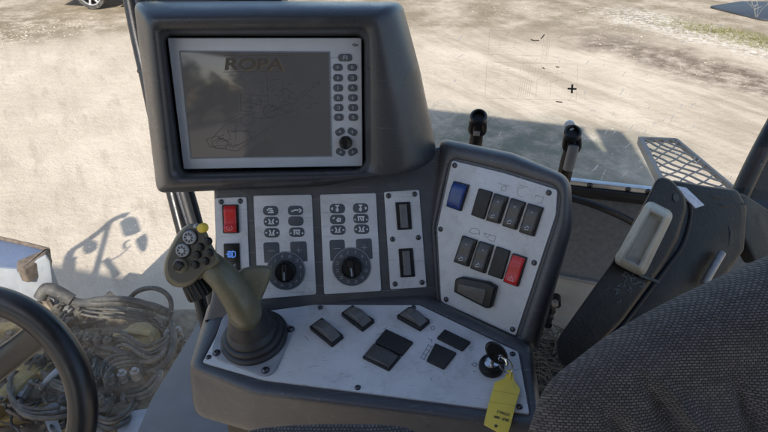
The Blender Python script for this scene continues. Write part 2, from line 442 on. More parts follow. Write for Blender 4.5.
screen = obj('screen', plate(MON, sq, .0006, 0, .0012, .0003), M_SCREEN, term)
M_LCDINK = emit_mat('lcd_dark_strokes', (.0072, .0072, .0085), 1.0)
M_LCDTXT = emit_mat('lcd_brown_strokes', (.0085, .007, .0055), 1.0)
def cr(x, y): return (170 + x / 2.98, 30 + y / 2.98)
def crl(*pts): return [cr(*p) for p in pts]
def arc(cx, cy, rx, ry, a0, a1, n=10): return crl(*[(cx + rx * math.cos(R(lerp(a0, a1, i / n))), cy + ry * math.sin(R(lerp(a0, a1, i / n)))) for i in range(n + 1)])
machine = [crl((385, 205), (402, 178), (425, 162), (446, 155)), crl((388, 212), (408, 184), (428, 168), (446, 160)), crl((425, 158), (446, 152), (446, 164)),
    crl((290, 150), (292, 245), (385, 210)), crl((262, 162), (290, 150), (335, 146), (338, 205), (385, 205)), crl((338, 170), (372, 190), (385, 205)),
    crl((210, 190), (212, 240), (268, 246), (272, 196), (210, 190)), crl((212, 215), (270, 222)), crl((240, 192), (242, 244)),
    arc(300, 240, 22, 18, 0, 360, 14), arc(345, 228, 18, 15, 0, 360, 12), arc(232, 268, 20, 18, 0, 360, 14),
    crl((250, 262), (300, 262), (372, 240), (400, 214)), crl((160, 275), (210, 250), (268, 250)), crl((120, 330), (165, 280), (232, 255)),
    crl((108, 325), (140, 315), (185, 340), (120, 348), (108, 325)), crl((185, 350), (230, 330), (300, 290), (330, 262)), arc(150, 338, 24, 14, 0, 360, 14),
    crl((128, 350), (200, 360), (265, 316)), crl((180, 300), (232, 300), (242, 330)), crl((198, 282), (196, 330))]
rq = random.Random(9)
for k in range(70):
    bx0, by0 = rq.choice(((235, 215), (300, 235), (345, 190), (160, 325), (225, 290), (330, 225), (290, 175))); x, y = bx0 + rq.gauss(0, 24), by0 + rq.gauss(0, 14); a = rq.choice((R(-22), R(-22), R(70), R(10))) + rq.gauss(0, .25); l = rq.uniform(5, 30)
    machine.append(crl((x, y), (x + l * math.cos(a), y + l * math.sin(a))))
obj('machine_drawing', ribbon(MON, machine, .0007, .0013), M_LCDINK, screen)
lt = [write(MON, *cr(250, 103), 'ROPA', .0225, .0014, -.5, 1.42, .14), ribbon(MON, [crl((160, 77), (352, 74)), crl((160, 125), (335, 123))], .0007, .0013)]
obj('lettering_edge', write(MON, *cr(251.5, 104.5), 'ROPA', .0225, .0012, -.5, 1.46, .14), emit_mat('lcd_gold_strokes', (.034, .027, .016), 1.0), screen)
obj('screen_lettering', join(*lt), M_LCDTXT, screen)
ic = lambda k: [[[(-.4, .3), (0, -.5), (.4, .3)]], [[(-.3, -.5), (-.3, .5)], [(.1, -.5), (.4, .5)]], [[(-.4, 0), (.4, 0)], [(0, -.6), (0, .6)]], [[(-.4, -.4), (.4, -.4), (.4, .4), (-.4, .4)]], [[(0, -.6), (0, .6)]]][k % 5]
i3 = lambda k: [[(a * .55, b * .8) for a, b in ln] for ln in ic(k)]
pill(term, MON, 345.2, 57.6, 14, 7.2, 0, .0014, icon=[[(-.25, .5), (-.25, -.5), (.05, -.5)], [(-.25, 0), (.0, 0)], [(.25, -.5), (.25, .5)]], name='terminal_key', iconm=M_DIM)
lead = [[(329, 57.6), (338, 57.6)]]
for i, y in enumerate((67.3, 77.8, 87.8, 97.8, 107.6, 117.2)):
    dx = .2 * i
    for j, x in enumerate((337.8, 352.2)):
        pill(term, MON, x + dx, y, 9.6, 7.0, 0, .0014, icon=i3(i * 2 + j), name='terminal_key', iconm=M_DIM)
    lead.append([(330, y), (333.4 + dx, y)])
obj('key_leader_lines', ribbon(MON, lead, .0006, .0003), M_GPRINT, bezel)
for x, y, a in ((340, 131.7, 28), (352.4, 131.7, -28), (340.6, 152, -28), (352.8, 151.8, 28)):
    pill(term, MON, x, y, 9.8, 6.6, 0, .0014, ang=a, icon=i3(int(x)), name='terminal_key', iconm=M_DIM)
kr = pxr(MON, 346, 142, 6.6)
knob = obj('selector_knob', lathe(MON.pt(345.8, 142.2), MON.n, [(kr, 0), (kr * 1.02, .004), (kr * .92, .010), (kr * .8, .0125), (kr * .5, .0115), (0, .011)]), M_BLACK, term)
obj('maker_mark', ribbon(MON, [[(352.5, 45), (355, 43.7), (357, 45.6), (358, 44.5)], [(353.5, 45.6), (356, 46)]], .0011, .0002), M_INK, bezel)
MB_ = facing(218, 0, .97); obj('mounting_box', slab(MB_, roundpoly(uvs(MB_, [(155, -40), (282, -40), (282, 40), (155, 40)]), .004, 3), -.06, 0, .004), M_BLACK, term)

# ------------------------------------------------------------------ control console
con = thing('control_console', 'dark grey moulded control console carrying switch panels, dials and key switch', 'console', DECK.pt(350, 360, -.3))
wing_rings = [
    ([(450.5, 157.5), (506, 171), (561, 187.5), (558.5, 216), (518, 338.5), (440, 304), (435.5, 228)], -.0012),
    ([(449.5, 155.5), (507, 168.5), (562.5, 186), (560, 216), (520, 341), (439, 306), (434, 228)], .0012),
    ([(447, 150), (509, 163), (565.5, 182.5), (564, 220), (524, 344), (438, 308), (432, 228)], .0018),
    ([(443, 143), (511, 157), (568.5, 179), (568.5, 223), (530, 348), (437, 310), (431, 228)], -.0035),
    ([(440, 138), (513, 153), (570.5, 177), (572, 226), (535, 351), (436, 311), (430, 228)], -.020),
    ([(440, 140), (513, 155), (570, 179), (571.5, 226), (537, 352), (436, 311), (430, 228)], -.055),
    ([(444, 150), (513, 165), (560, 190), (560, 218), (528, 345), (440, 305), (434, 228)], -.080),
]
wing_geo = shell(WING, wing_rings, [10, 4, 14, 10, 6, 3, 3])
def cap_floor(pl, ring, h): return slab(pl, uvs(pl, ring), h - .03, h, 0)
wing_floor = cap_floor(WING, [(449, 156), (506, 169), (562, 186), (559, 217), (519, 340), (438, 305), (434, 228)], -.0010)
deck_rings = [
    ([(201, 363.5), (225.5, 316), (314, 304.3), (420, 304.7), (504, 344.3), (520, 351), (531, 416.8), (264, 382)], -.0010),
    ([(199.5, 364.5), (224, 315), (314, 303), (421, 303.5), (505.5, 343.2), (522, 350), (533, 418.5), (264, 384)], .0004),
    ([(195.5, 366), (218, 310), (314, 299), (425, 300), (509, 340), (526, 348), (537, 424), (260, 389.5)], .0004),
    ([(191, 368), (212, 306), (314, 296), (428, 297), (512, 338), (530, 346), (540.5, 430), (255, 394)], -.0035),
    ([(188, 371), (209, 303), (314, 294), (430, 296), (514, 336), (532, 345), (543, 436), (250.5, 398.5)], -.014),
    ([(189, 388), (209, 303), (314, 294), (430, 296), (514, 336), (533, 350), (546, 448), (249, 410)], -.040),
    ([(193, 413), (212, 310), (314, 300), (430, 302), (512, 345), (531, 362), (547, 468), (248.5, 430)], -.085),
    ([(205, 415), (230, 325), (314, 310), (420, 312), (500, 360), (515, 370), (530, 466), (255, 430)], -.092),
]
deck_geo = shell(DECK, deck_rings, [10, 8, 3, 3, 3, 8, 8, 14])
deck_floor = cap_floor(DECK, [(200, 364), (224.5, 315.5), (314, 304), (420, 304), (505, 343.8), (521, 350.5), (532, 418), (264, 383)], -.0010)
face_pts = [(212, 172), (330, 168), (447, 145), (447, 312), (330, 310), (203, 326), (210.5, 298), (214.5, 241)]
face_geo = slab(FACE, roundpoly(uvs(FACE, face_pts), [.01, .01, .01, .01, .01, .004, .01, .02], 5), -.085, 0, .009, 5)
obj('housing', join(wing_geo, wing_floor, deck_geo, deck_floor, face_geo), M_SHELL, con, angle=60)
# pedestal under the desk, dark, standing on the cab floor
ped = [(206, 368), (320, 330), (440, 330), (505, 365), (515, 408), (280, 386)]
pg = uvs(DECK, ped)
obj('pedestal', loft([[DECK.w(x, y, -.088) for x, y in pg], [Vector((DECK.w(x, y).x, DECK.w(x, y).y, 1.72)) for x, y in pg]], cap0=True, cap1=True), M_BLACK, con)

def panel(name, pl, pxs, r=.003, h=.0, th=.0022, label=None):
    return obj(name, plate(pl, pxs, r, h - .002, h + th, .0005), M_PLATE, con, label=label)
PT = .0022
p1 = panel('switch_panel', FACE, [(215.4, 198), (246.6, 197), (249.6, 271), (250.8, 297), (218, 298)], label='narrow grey panel with red rocker above a blue lamp symbol')
for x, y in ((221.6, 201.8), (240.6, 201)): screw(FACE, x, y, p1, PT, .0034)
rk = rocker(con, FACE, [(222.8, 204.6), (238.9, 204.2), (240, 232.6), (223.9, 233)], M_RED, hbase=PT, label='red rocker switch with round symbol', frame=.13,
    mark=[([(.5 + .17 * math.cos(a / 10 * 6.283), .80 + .085 * math.sin(a / 10 * 6.283)) for a in range(11)], .0007), ([(.5, .78), (.5, .83)], .0007)], markm=mat('pink_print', (.75, .35, .35), .6))
ind = obj('indicator_switch', plate(FACE, [(224.4, 243.4), (240, 242.9), (241, 271.8), (225.2, 272.4)], .0012, PT, PT + .003, .0008), M_BLACK, con)
obj('lamp_symbol', ribbon(FACE, [[(229, 251), (229, 256.5), (232, 256.5), (232, 251), (229, 251)], [(233.5, 250.5), (236, 251.5), (236.5, 253.7), (236, 256), (233.5, 257), (233.5, 250.5)], [(230.5, 251), (230.5, 256.5)], [(227.3, 253.8), (229, 253.8)]], .0013, PT + .0032), emit_mat('blue_backlit_symbol', (.12, .32, 1.0), .34), ind)
obj('symbol', ribbon(FACE, [[(229.5, 264.5), (231, 263), (232, 264.5), (231, 266), (229.5, 264.5)], [(234.5, 264.5), (236, 263), (237, 264.5), (236, 266), (234.5, 264.5)], [(232, 264.5), (234.5, 264.5)]], .0007, PT + .0032), M_DIM, ind)
BEET = [[(-.45, -.1), (-.15, -.5), (.2, -.4)], [(-.3, .35), (.35, .35)], [(-.1, -.1), (.3, .0)]]
ARR = [[(-.5, .2), (-.1, -.1), (.35, -.1)], [(.5, -.35), (.75, 0), (.5, .35)]]
TW = [[(-.3, -.5), (-.15, .0), (-.3, .5)], [(.3, -.5), (.15, .0), (.3, .5)], [(-.65, 0), (-.8, 0)], [(.65, 0), (.8, 0)], [(-.1, .45), (.1, .45)]]
T2 = [[(-.4, -.4), (.4, -.4)], [(-.3, -.4), (-.3, .45)], [(.3, -.4), (.3, .45)], [(-.05, -.1), (.1, .4)], [(-.72, .2), (-.8, .2)], [(.72, .2), (.8, .2)]]
FRK = [[(0, -.7), (0, .6)], [(-.2, -.7), (0, -.35), (.2, -.7)], [(-.15, .1), (.15, .1)], [(-.15, .4), (.15, .4)], [(-.75, 0), (-.6, -.2)], [(-.75, 0), (-.6, .2)]]
FRK2 = [[(-x, y) for x, y in ln] for ln in FRK]
CLD = [[(-.1, .1), (.15, -.3), (.4, -.1), (.35, .35), (0, .4), (-.1, .1)], [(-.6, -.2), (-.4, -.4)], [(.05, .0), (.2, .2)]]
PL = [[(-.45, 0), (.45, 0)], [(0, -.45), (0, .45)]]
def membrane(pxs, rows, mk, pk, dial, lab, pang):
    p = panel('dial_panel', FACE, pxs, label=lab)
    for (x, y, icn) in rows:
        pill(con, FACE, x, y, 15.4, 9.6, PT, .0007, icon=icn)
    for q, icn in ((mk, [[(-.3, 0), (.3, 0)]]), (pk, [[(-.25, 0), (.25, 0)], [(0, -.2), (0, .2)]])):
        k = obj('membrane_key', slab(FACE, roundpoly(uvs(FACE, q), [.004, .004, .001, .001], 5), PT, PT + .0006, .0003, 2), M_KEYPAD, con)
        cx = sum(a for a, b in q) / 4; cy = lerp(q[0][1], q[2][1], .42)
        obj('symbol', ribbon(FACE, [[(cx + x * 11, cy + y * 13) for x, y in ln] for ln in icn], .0009, PT + .0008), M_DIM, k)
    dx, dy = dial; r = pxr(FACE, dx, dy, 19.6)
    c = FACE.uv(dx, dy)
    ring = obj('dial_ring', slab(FACE, circ(c, r, 48), PT, PT + .0012, .0004, 2), M_KEYPAD, con)
    ln = [[(dx + 19.0 * math.cos(a / 48 * 6.2832), dy + 19.0 * math.sin(a / 48 * 6.2832)) for a in range(49)]]
    r2 = random.Random(int(dx))
    for k in range(12):
        a = R(k * 30 + 15); ux, uy = math.cos(a), math.sin(a)
        if abs(math.sin(a)) > .99: pass
        cx, cy = dx + 15 * ux, dy + 15 * uy; sh = r2.choice((ic(0), ic(2), ic(3), ic(4), [[(-.5, 0), (0, -.5), (.5, 0), (0, .5), (-.5, 0)]]))
        ln += [[(cx + x * 3, cy + y * 3) for x, y in l] for l in sh]
    obj('scale_marks', ribbon(FACE, ln, .0006, PT + .0013), mat('scale_print', (.34, .37, .41), .6), ring)
    kr = pxr(FACE, dx, dy, 10.8); o = FACE.w(*c, PT + .0012)
    nn = 60; loops = []
    for rr, h, fl in ((1.0, 0, 1), (1.0, .010, 1), (.95, .0135, 1), (.86, .0145, 0), (.80, .0125, 0), (0.001, .0122, 0)):
        loops.append([o + FACE.n * h + (FACE.ex * math.cos(6.2832 * j / nn) + FACE.ey * math.sin(6.2832 * j / nn)) * kr * rr * (1 - (.045 if fl and j % 5 in (0, 1) else 0)) for j in range(nn)])
    kb = obj('rotary_knob', loft(loops, cap1=True), M_BLACK, con, angle=40)
    pa = FACE.ex * math.sin(R(pang)) - FACE.ey * math.cos(R(pang)); sd = FACE.n.cross(pa)
    obj('pointer_ridge', obox(o + FACE.n * .0148, pa, sd, FACE.n, kr * 1.55, kr * .42, .006, .0012), M_BLACK, kb)
    obj('pointer_line', obox(o + FACE.n * .0180 + pa * kr * .32, pa, sd, FACE.n, kr * .75, kr * .11, .0006), M_DIM, kb)
    return p
p2 = membrane([(253.7, 195.6), (311.8, 194.6), (316.2, 294), (258.2, 299)],
    [(271, 210.6, BEET), (295.7, 210.4, ARR), (271.6, 221.4, TW), (296, 220.9, None), (272.2, 232.6, TW), (297, 232, T2)],
    [(263.5, 242.4), (279.3, 241.9), (280.3, 262), (264.7, 262.5)], [(290.3, 241.6), (306.6, 241), (307.8, 261), (291.4, 261.7)], (286.3, 270.6), 'grey membrane panel with rotary dial beside the joystick grip', 0)
p3 = membrane([(320.1, 194.6), (375.8, 193), (381.2, 290.6), (324.3, 294)],
    [(337.4, 208.5, FRK), (360.6, 208, FRK2), (337.7, 219.3, CLD), (361, 218.4, T2), (338, 229.8, TW), (361.7, 229, TW)],
    [(329.4, 239.8), (344.6, 239.3), (345.8, 260), (330.5, 260.7)], [(355.8, 238.8), (371.6, 238), (372.8, 258.5), (357, 259.2)], (351.8, 266.5), 'grey membrane panel with rotary dial pointing down, in the middle of the console', 8)
p4 = panel('switch_panel', FACE, [(384, 192), (419, 189.8), (426.5, 286.8), (390.3, 289)], label='grey panel with two recessed grey rockers and six screws')
for x, y in ((388.6, 195.7), (414.6, 194), (392.5, 239), (418.3, 237.3), (395.1, 283.6), (421.9, 282)): screw(FACE, x, y, p4, PT, .0034)
DN = (.0046, .0042, .0038, .0038, .0042, .0050, .0054)
M_GPAD = mat('rocker_mid_grey', (.115, .115, .12), .42, var=.15, scale=150, dust=.25, dustcol=(.2, .19, .18))
rocker(con, FACE, [(395.2, 202.2), (410.2, 201.6), (412, 229), (397.4, 229.8)], M_GPAD, DN, hbase=PT, frame=.24, flen=.08, fh=.0022)
rocker(con, FACE, [(398.4, 248.6), (412.6, 247.8), (415, 276.2), (400.4, 277)], M_GPAD, DN, hbase=PT, frame=.24, flen=.08, fh=.0022)

pw = panel('switch_panel', WING, [(452.6, 160.5), (505, 173.3), (557.6, 190), (556, 215), (516, 335.6), (441.8, 301.6), (437.9, 228.3)], .004, label='large grey panel with blue rocker, two rows of rockers and a red rocker')
for x, y in ((455.5, 165.4), (549.3, 192.6), (441.3, 229), (534.7, 262.5), (447, 299), (513.2, 328.8)): screw(WING, x, y, pw, PT, .0034)
rocker(con, WING, [(455, 180.8), (470.6, 184.8), (462.3, 211.2), (447.7, 206)], M_BLUE, (.006, .0095, .0098, .0098, .0095, .009, .006), hbase=PT, frame=.06, label='glossy blue rocker switch')
dotm = [([(.5, .22), (.5, .24)], .0011), ([(.38, .78), (.5, .70), (.62, .74)], .0007), ([(.38, .84), (.62, .80)], .0007)]
TALL = (.0046, .0075, .0085, .0080, .0078, .0095, .0068)
def blank(pl, q):
    f = uvs(pl, q); return obj('blanking_cap', slab(pl, roundpoly(f, .0015, 4), PT, PT + .0038, .0010), M_BLANK, con)
blank(WING, [(480, 188.2), (493.6, 191.9), (485.2, 219.4), (472.3, 214.6)])
rocker(con, WING, [(495.6, 193), (509.8, 197), (500.8, 223.8), (487.3, 220)], M_PADDLE, TALL, hbase=PT, mark=dotm)
rocker(con, WING, [(512.3, 197.6), (526.9, 202.3), (517.5, 229.8), (503.3, 225.4)], M_PADDLE, TALL, hbase=PT, mark=dotm)
rocker(con, WING, [(529.2, 203), (544.6, 207.6), (535.2, 236.4), (520, 231.6)], M_PADDLE, TALL, hbase=PT, mark=dotm)
rocker(con, WING, [(463.9, 235), (478.6, 240), (469.8, 266.6), (455, 261.3)], M_PADDLE, TALL, hbase=PT, mark=dotm)
rocker(con, WING, [(480.4, 240.6), (495, 245), (486.4, 273.2), (471.6, 267.8)], M_PADDLE, TALL, hbase=PT, mark=dotm)
blank(WING, [(497.5, 245.8), (511.3, 250.6), (503.2, 279), (488.9, 274)])
tri = [([(.5, .70), (.30, .84), (.70, .84), (.5, .70)], .0007), ([(.5, .75), (.42, .815), (.58, .815), (.5, .75)], .0004)]
rocker(con, WING, [(513.7, 252.6), (528.2, 257.3), (519.4, 286.4), (504.4, 281)], M_RED, TALL, hbase=PT, frame=.08, mark=tri, markm=mat('pink_print', (.75, .35, .35), .6), label='red hazard rocker switch with triangle symbol')
# the large lying rocker: six-sided guard with a sloping paddle
gq = [(457.0, 290.5), (458.6, 277.6), (464.5, 275.8), (491, 281), (499, 285.8), (493.6, 306.6), (489, 306.9)]
gd = obj('rocker_switch', slab(WING, roundpoly(uvs(WING, gq), .0025, 4), PT, PT + .011, .0030, 4), M_BLACK, con, label='large lying black rocker switch in its guard')
gp = [(460.5, 290.0), (462.0, 281.4), (490.5, 287.6), (486.6, 303.6)]
obj('paddle', slab(WING, roundpoly(uvs(WING, gp), .003, 4), PT + .010, PT + .0125, .0016, 3), M_PADDLE, gd)
prints = [[(504.4 + 2.6 * math.cos(a / 12 * 6.2832), 188.4 + 2.6 * math.sin(a / 12 * 6.2832)) for a in range(13)], [(499, 183.2), (510, 186.2)],
    [(524, 188.5), (519, 187.2), (517.6, 193), (519.5, 195.6), (524, 197)], [(520, 185), (527.5, 187.3)], [(536.5, 195.2), (544, 197.3), (542.2, 203.5), (538, 202.2)], [(536.5, 195.2), (536, 197)],
    [(469.5, 232), (472.5, 228), (477, 228.3), (480, 230.5), (480.4, 234), (474, 233.4), (469.5, 232)], [(484.5, 233), (496.5, 236.2), (494.8, 241.5), (489, 239.4)], [(484.5, 233), (488, 237.6), (491, 235)]]
obj('printed_symbols', ribbon(WING, prints, .0006, PT + .0002), mat('faint_print', (.17, .18, .2), .6), pw)

# desk plate with its rockers
pd = panel('desk_panel', DECK, [(203, 363), (227, 317.2), (314, 305.6), (419.6, 306), (503, 346), (518.2, 352.6), (529.2, 414.6), (264, 380.4)], .003, label='grey desk plate set level under the dials')
for x, y in ((209, 358), (358, 388.5), (512.6, 355), (519.6, 407.8), (320.6, 308.6), (413.6, 308.6)): screw(DECK, x, y, pd, PT, .0034)
LOW = (.0078, .0125, .0160, .0172, .0160, .0128, .0080)
M_PADL = mat('rocker_warm_grey', (.085, .083, .082), .33, var=.15, scale=150, dust=.3, dustcol=(.22, .21, .2))
def desk_rocker(q, lab=None): return rocker(con, DECK, q, M_PADL, LOW, hbase=PT, frame=.13, label=lab, fh=.0075)
# second axis runs down to the right
desk_rocker([(323, 321.2), (310.3, 330.6), (332.4, 348.6), (344.2, 339)])
desk_rocker([(353.4, 308.8), (341.7, 317), (362.8, 333), (375.2, 323.4)])
desk_rocker([(409.7, 310.4), (397, 319.6), (420.4, 332.6), (430.4, 324)])
f = quad_map(DECK, [(386.3, 331.3), (413.4, 344.2), (389.2, 372.6), (362.8, 359.6)])
obj('blanking_cap', slab(DECK, roundpoly([f(0, 0), f(1, 0), f(1, .48), f(0, .48)], .0015, 4), PT, PT + .0042, .001), M_BLANK, con)
qq = [(374.6, 345.4), (401.3, 358.4), (389.2, 372.6), (362.8, 359.6)]
rocker(con, DECK, [qq[0], qq[3], qq[2], qq[1]], M_PADDLE, (.006, .0075, .008, .008, .008, .0075, .006), hbase=PT, frame=.08)
for q in ([(444.9, 331.4), (470.7, 344), (462.4, 352.6), (437, 340)], [(435.5, 345.3), (456.6, 354.9), (444, 371), (426.6, 362.6)]): blank(DECK, q)
dprint = []
for k in range(4): dprint.append([(421 + k * 2.6, 359 - k * 4.2), (424.5 + k * 2.6, 360.6 - k * 4.2)])
dprint += [[(420.4, 359.2), (429, 345.2)], [(423.6, 361), (432.2, 347)], [(431, 328), (434, 327), (435, 330), (432, 331), (431, 328)], [(468.5, 350), (473, 347)], [(470, 352), (473.5, 349.5)], [(377, 336), (382, 334), (381.5, 338.5)], [(384, 330), (387, 328.6)], [(305, 337), (309, 341)],
    [(471.5, 365.5 + 0), (474, 363.5), (477, 365), (475.5, 367.8), (471.5, 365.5)], [(473, 372), (476, 373)], [(431, 379), (432, 381)], [(428.5, 339.5), (432, 341), (431.5, 343)]]
for ln_ in dprint: obj('printed_mark', ribbon(DECK, [ln_], .0009, PT + .0002), M_GPRINT, pd)
# ignition lock in the desk
c = DECK.pt(491.5, 367.6, PT)
lk = obj('ignition_lock', lathe(c, DECK.n, [(.0165, 0), (.0175, .003), (.0168, .008), (.0150, .0115), (.0105, .0125), (.0100, .0105), (0, .0103)], 40), M_BLACK, con)
obj('lock_barrel', lathe(c, DECK.n, [(.0096, .0104), (.0096, .0125), (.008, .0132), (0, .0132)], 32), M_CHROME, lk)

# ------------------------------------------------------------------ key, ring and tag
kp = c + DECK.n * .026
key = thing('ignition_key', 'black headed ignition key on a steel ring standing in the lock', 'key', c + DECK.n * .012)
kpl = facing(497, 351.5, (kp - CAM).dot(FW) - .012, 12)
u0 = kpl.uv(496.5, 353)
ang = R(-48); ca, sa = math.cos(ang), math.sin(ang)
el = [(u0[0] + x * ca - y * sa, u0[1] + x * sa + y * ca) for x, y in circ((0, 0), .0185, 28, .0115)]
el2 = [(u0[0] + x * ca - y * sa, u0[1] + x * sa + y * ca) for x, y in circ((.0085, 0), .0055, 28, .004)]
kl = [[kpl.w(x, y, h) for x, y in e] for e, h in ((offset(el, .0015), -.003), (el, -.0018), (el, .0018), (offset(el, .0015), .003), (offset(el2, -.001), .003), (el2, .002), (el2, -.002), (offset(el2, -.001), -.003), (offset(el, .0015), -.003))]
obj('key_head', loft(kl), M_BLACK, key)
obj('key_blade', tube([c + DECK.n * .010, kpl.w(u0[0] - .004, u0[1] - .006)], .0034, 10, 2, flat=.45), M_CHROME, key)
hole = kpl.w(u0[0] + .0085 * ca, u0[1] + .0085 * sa)
rc = DECK.pt(508.3, 361, .022)
ringv = []
tagtop = DECK.pt(510, 371.5, .016)
e1 = (tagtop - hole) * .5; mid = (tagtop + hole) * .5; e2 = e1.cross(FW).normalized() * e1.length * .62
e1 = e1 * 1.12
for turn in range(2):
    ringv.append(tube([mid + e1 * math.cos(a / 20 * 6.2832) + e2 * math.sin(a / 20 * 6.2832) - FW * .0012 * turn for a in range(21)], .00085, 8, 2, cap=False))
obj('key_ring', join(*ringv), M_CHROME, key)
obj('ring_link', tube([hole + e2 * .2, lerp(hole, mid, .5) + e2 * .5 - FW * .003, mid + e2 * .2 - FW * .004, mid - e1 * .1], [.0016, .0022, .0022, .0014], 8, 4), M_CHROME, key)
tp0 = tagtop
# the tag hangs from the ring and lies down over the desk's edge
tdir = None
TAGP = Pl(DECK.pt(508, 372, .012), (DECK.n - FW * .05).normalized(), RT)
tag_px = [(507.5, 369.5), (512.5, 370.5), (514, 380.5), (520.3, 389.4), (515.5, 405.5), (511, 424), (507.6, 435), (497.5, 432), (483.8, 424.5), (487, 410), (491, 396), (494.6, 382.6), (504.5, 378.5)]
tg = thing('key_tag', 'yellow plastic key tag hanging from the ring over the desk edge', 'tag', TAGP.pt(505, 400))
def bent(geo):
    out = []
    a = TAGP.pt(508, 370)
    for v in geo[0]:
        d = (v - a).length; out.append(v + TAGP.n * (.010 * (d / .06) * (1 - d / .075) + .0))
    return out, geo[1]
def dense(pts, k=4): return [lerp(Vector(pts[i]), Vector(pts[(i + 1) % len(pts)]), t / k) for i in range(len(pts)) for t in range(k)]
obj('tag_body', slab(TAGP, roundpoly(uvs(TAGP, tag_px), .0012, 3), -.0007, .0007, .0003, 2), M_TAG, tg)
obj('label_crease_shadow', ribbon(TAGP, [[(489.5, 402), (515.5, 405.8)], [(493, 390.5), (518.6, 395)]], .0004, .0008), mat('tag_shadow_line', (.48, .38, .04), .6), tg)
r3 = random.Random(4); scr = []
for (x0, y0, dx, dy, nn_) in ((497.6, 410.8, 2.25, .62, 6), (494.6, 415.8, 1.95, .55, 8)):
    for k in range(nn_):
        if nn_ == 8 and k == 3: continue
        x, y = x0 + dx * k, y0 + dy * k
        a_, b_, c_, d_ = (x, y), (x + 1.3, y + .3), (x - .5, y + 2.2), (x + .9, y + 2.6)
        scr += r3.choice(([[a_, c_], [b_, d_], [a_, d_]], [[a_, b_], [a_, c_], [c_, d_]], [[c_, a_], [a_, b_], [b_, d_]], [[a_, c_, d_, b_]]))
obj('tag_print', ribbon(TAGP, scr, .00055, .0009), M_INK, tg)
u_ = TAGP.uv(496, 426.2); obj('tag_hole', slab(TAGP, circ(u_, .0019, 18), .0006, .0010), M_INK, tg)
obj('tag_loop', tube([tagtop + TAGP.n * .001, TAGP.pt(510.2, 374.5, .0022), TAGP.pt(509.4, 379.5, .0012)], [.0016, .0019, .0016], 8, 4), M_TAG, tg)

# ------------------------------------------------------------------ joystick
jb = DECK.pt(255.5, 339, PT)
joy = thing('joystick', 'olive drive joystick with many thumb buttons on a black rubber bellows', 'joystick', jb)
bq = [(226, 312), (297, 327), (272, 381), (210, 358)]
bpt = obj('base_plate', plate(DECK, bq, .022, PT, PT + .003, .001, 6), mat('base_plate_grey', (.25, .265, .29), .45, var=.15, scale=60, dust=.3, dustcol=(.12, .12, .12)), joy)
for x, y in ((266.4, 372.5), (217.5, 355), (291.5, 331.5)): screw(DECK, x, y, bpt, PT + .003, .0048)
ax = DECK.n
prof = [(r_ * .89, h_ * .97) for r_, h_ in [(.056, .003), (.057, .007), (.054, .010), (.050, .0105), (.0505, .015), (.0485, .0185), (.043, .019), (.0425, .022), (.0400, .026), (.0365, .0275), (.036, .033), (.0345, .041), (.0315, .050), (.027, .059), (.0225, .066), (.0, .066)]]
obj('bellows', lathe(jb + ax * .0, ax, prof, 48), M_BOOT, joy, angle=70)
top = jb + ax * .064
HD = .765
neck = [top - ax * .006, dep(244.5, 309, .80), dep(235, 293, .785), dep(222, 276, HD + .008), dep(207, 263, HD + .012)]
g_sh = tube(neck, [.0222, .0222, .0212, .0195, .018], 24, 6, flat=1.12)
JP = facing(192, 256, HD, 8, -10)
hd_px = [(185, 225.5), (193, 223), (201, 225.5), (206.5, 231), (211, 243), (217, 254), (221, 262), (214, 268), (206, 270), (200.5, 277), (192, 285), (183, 288), (173, 286.5), (166.5, 281), (163.4, 271), (164.6, 260), (170, 247), (177, 234)]
def scl(pts, k, c=(190, 256)): return [(c[0] + (x - c[0]) * k, c[1] + (y - c[1]) * k) for x, y in pts]
hr = []
for k, h in ((.86, .0125), (.93, .0118), (.975, .0090), (1.0, .003), (1.0, -.006), (.965, -.018), (.86, -.027), (.6, -.033)):
    hr.append([JP.pt(p.x, p.y, h) for p in roundpoly(scl(hd_px, k), 4, 3)])
g_hd = loft(hr, sub=3, cap0=True, cap1=True)
FLP = facing(257, 284, .800, 10, 14)
fl_px = [(241.5, 268.5), (257, 265.2), (269.5, 265.8), (273, 270.5), (269.5, 281), (263.5, 295), (258.5, 306), (250, 311), (238, 303), (231, 288), (233, 276)]
lp = []
for k, h in ((.55, .0075), (.80, .0068), (.93, .0045), (1.0, -.002), (1.0, -.010), (.94, -.017), (.8, -.021)):
    lp.append([FLP.pt(p.x, p.y, h) for p in roundpoly(scl(fl_px, k, (252, 287)), 5, 4)])
g_fl = loft(lp, sub=3, cap0=True, cap1=True)
grip = obj('grip', join(g_sh, g_hd, g_fl), M_OLIVE, joy, angle=70)
obj('grip_collar', lathe(dep(244.5, 311.5, .803), (neck[1] - neck[0]), [(.0218, -.010), (.0228, -.006), (.0228, .004), (.0215, .008), (.019, .009)], 32), M_OLIVE, joy)
JT = .0132
fpl = [JP.pt(p.x, p.y, .0126) for p in roundpoly(scl(hd_px, .84), 4, 3)]
obj('button_face', loft([fpl, [p + JP.n * .0006 for p in fpl]], cap0=True, cap1=True), M_FACE, joy)
def jbtn(px, py, rpx, m, hh=.004, name='thumb_button', label=None, n=24):
    r = pxr(JP, px, py, rpx); o = JP.pt(px, py, JT)
    return obj(name, lathe(o, JP.n, [(r * 1.05, -.003), (r * 1.05, hh * .5), (r * .95, hh * .85), (r * .7, hh), (0, hh)], n), m, joy, label=label)
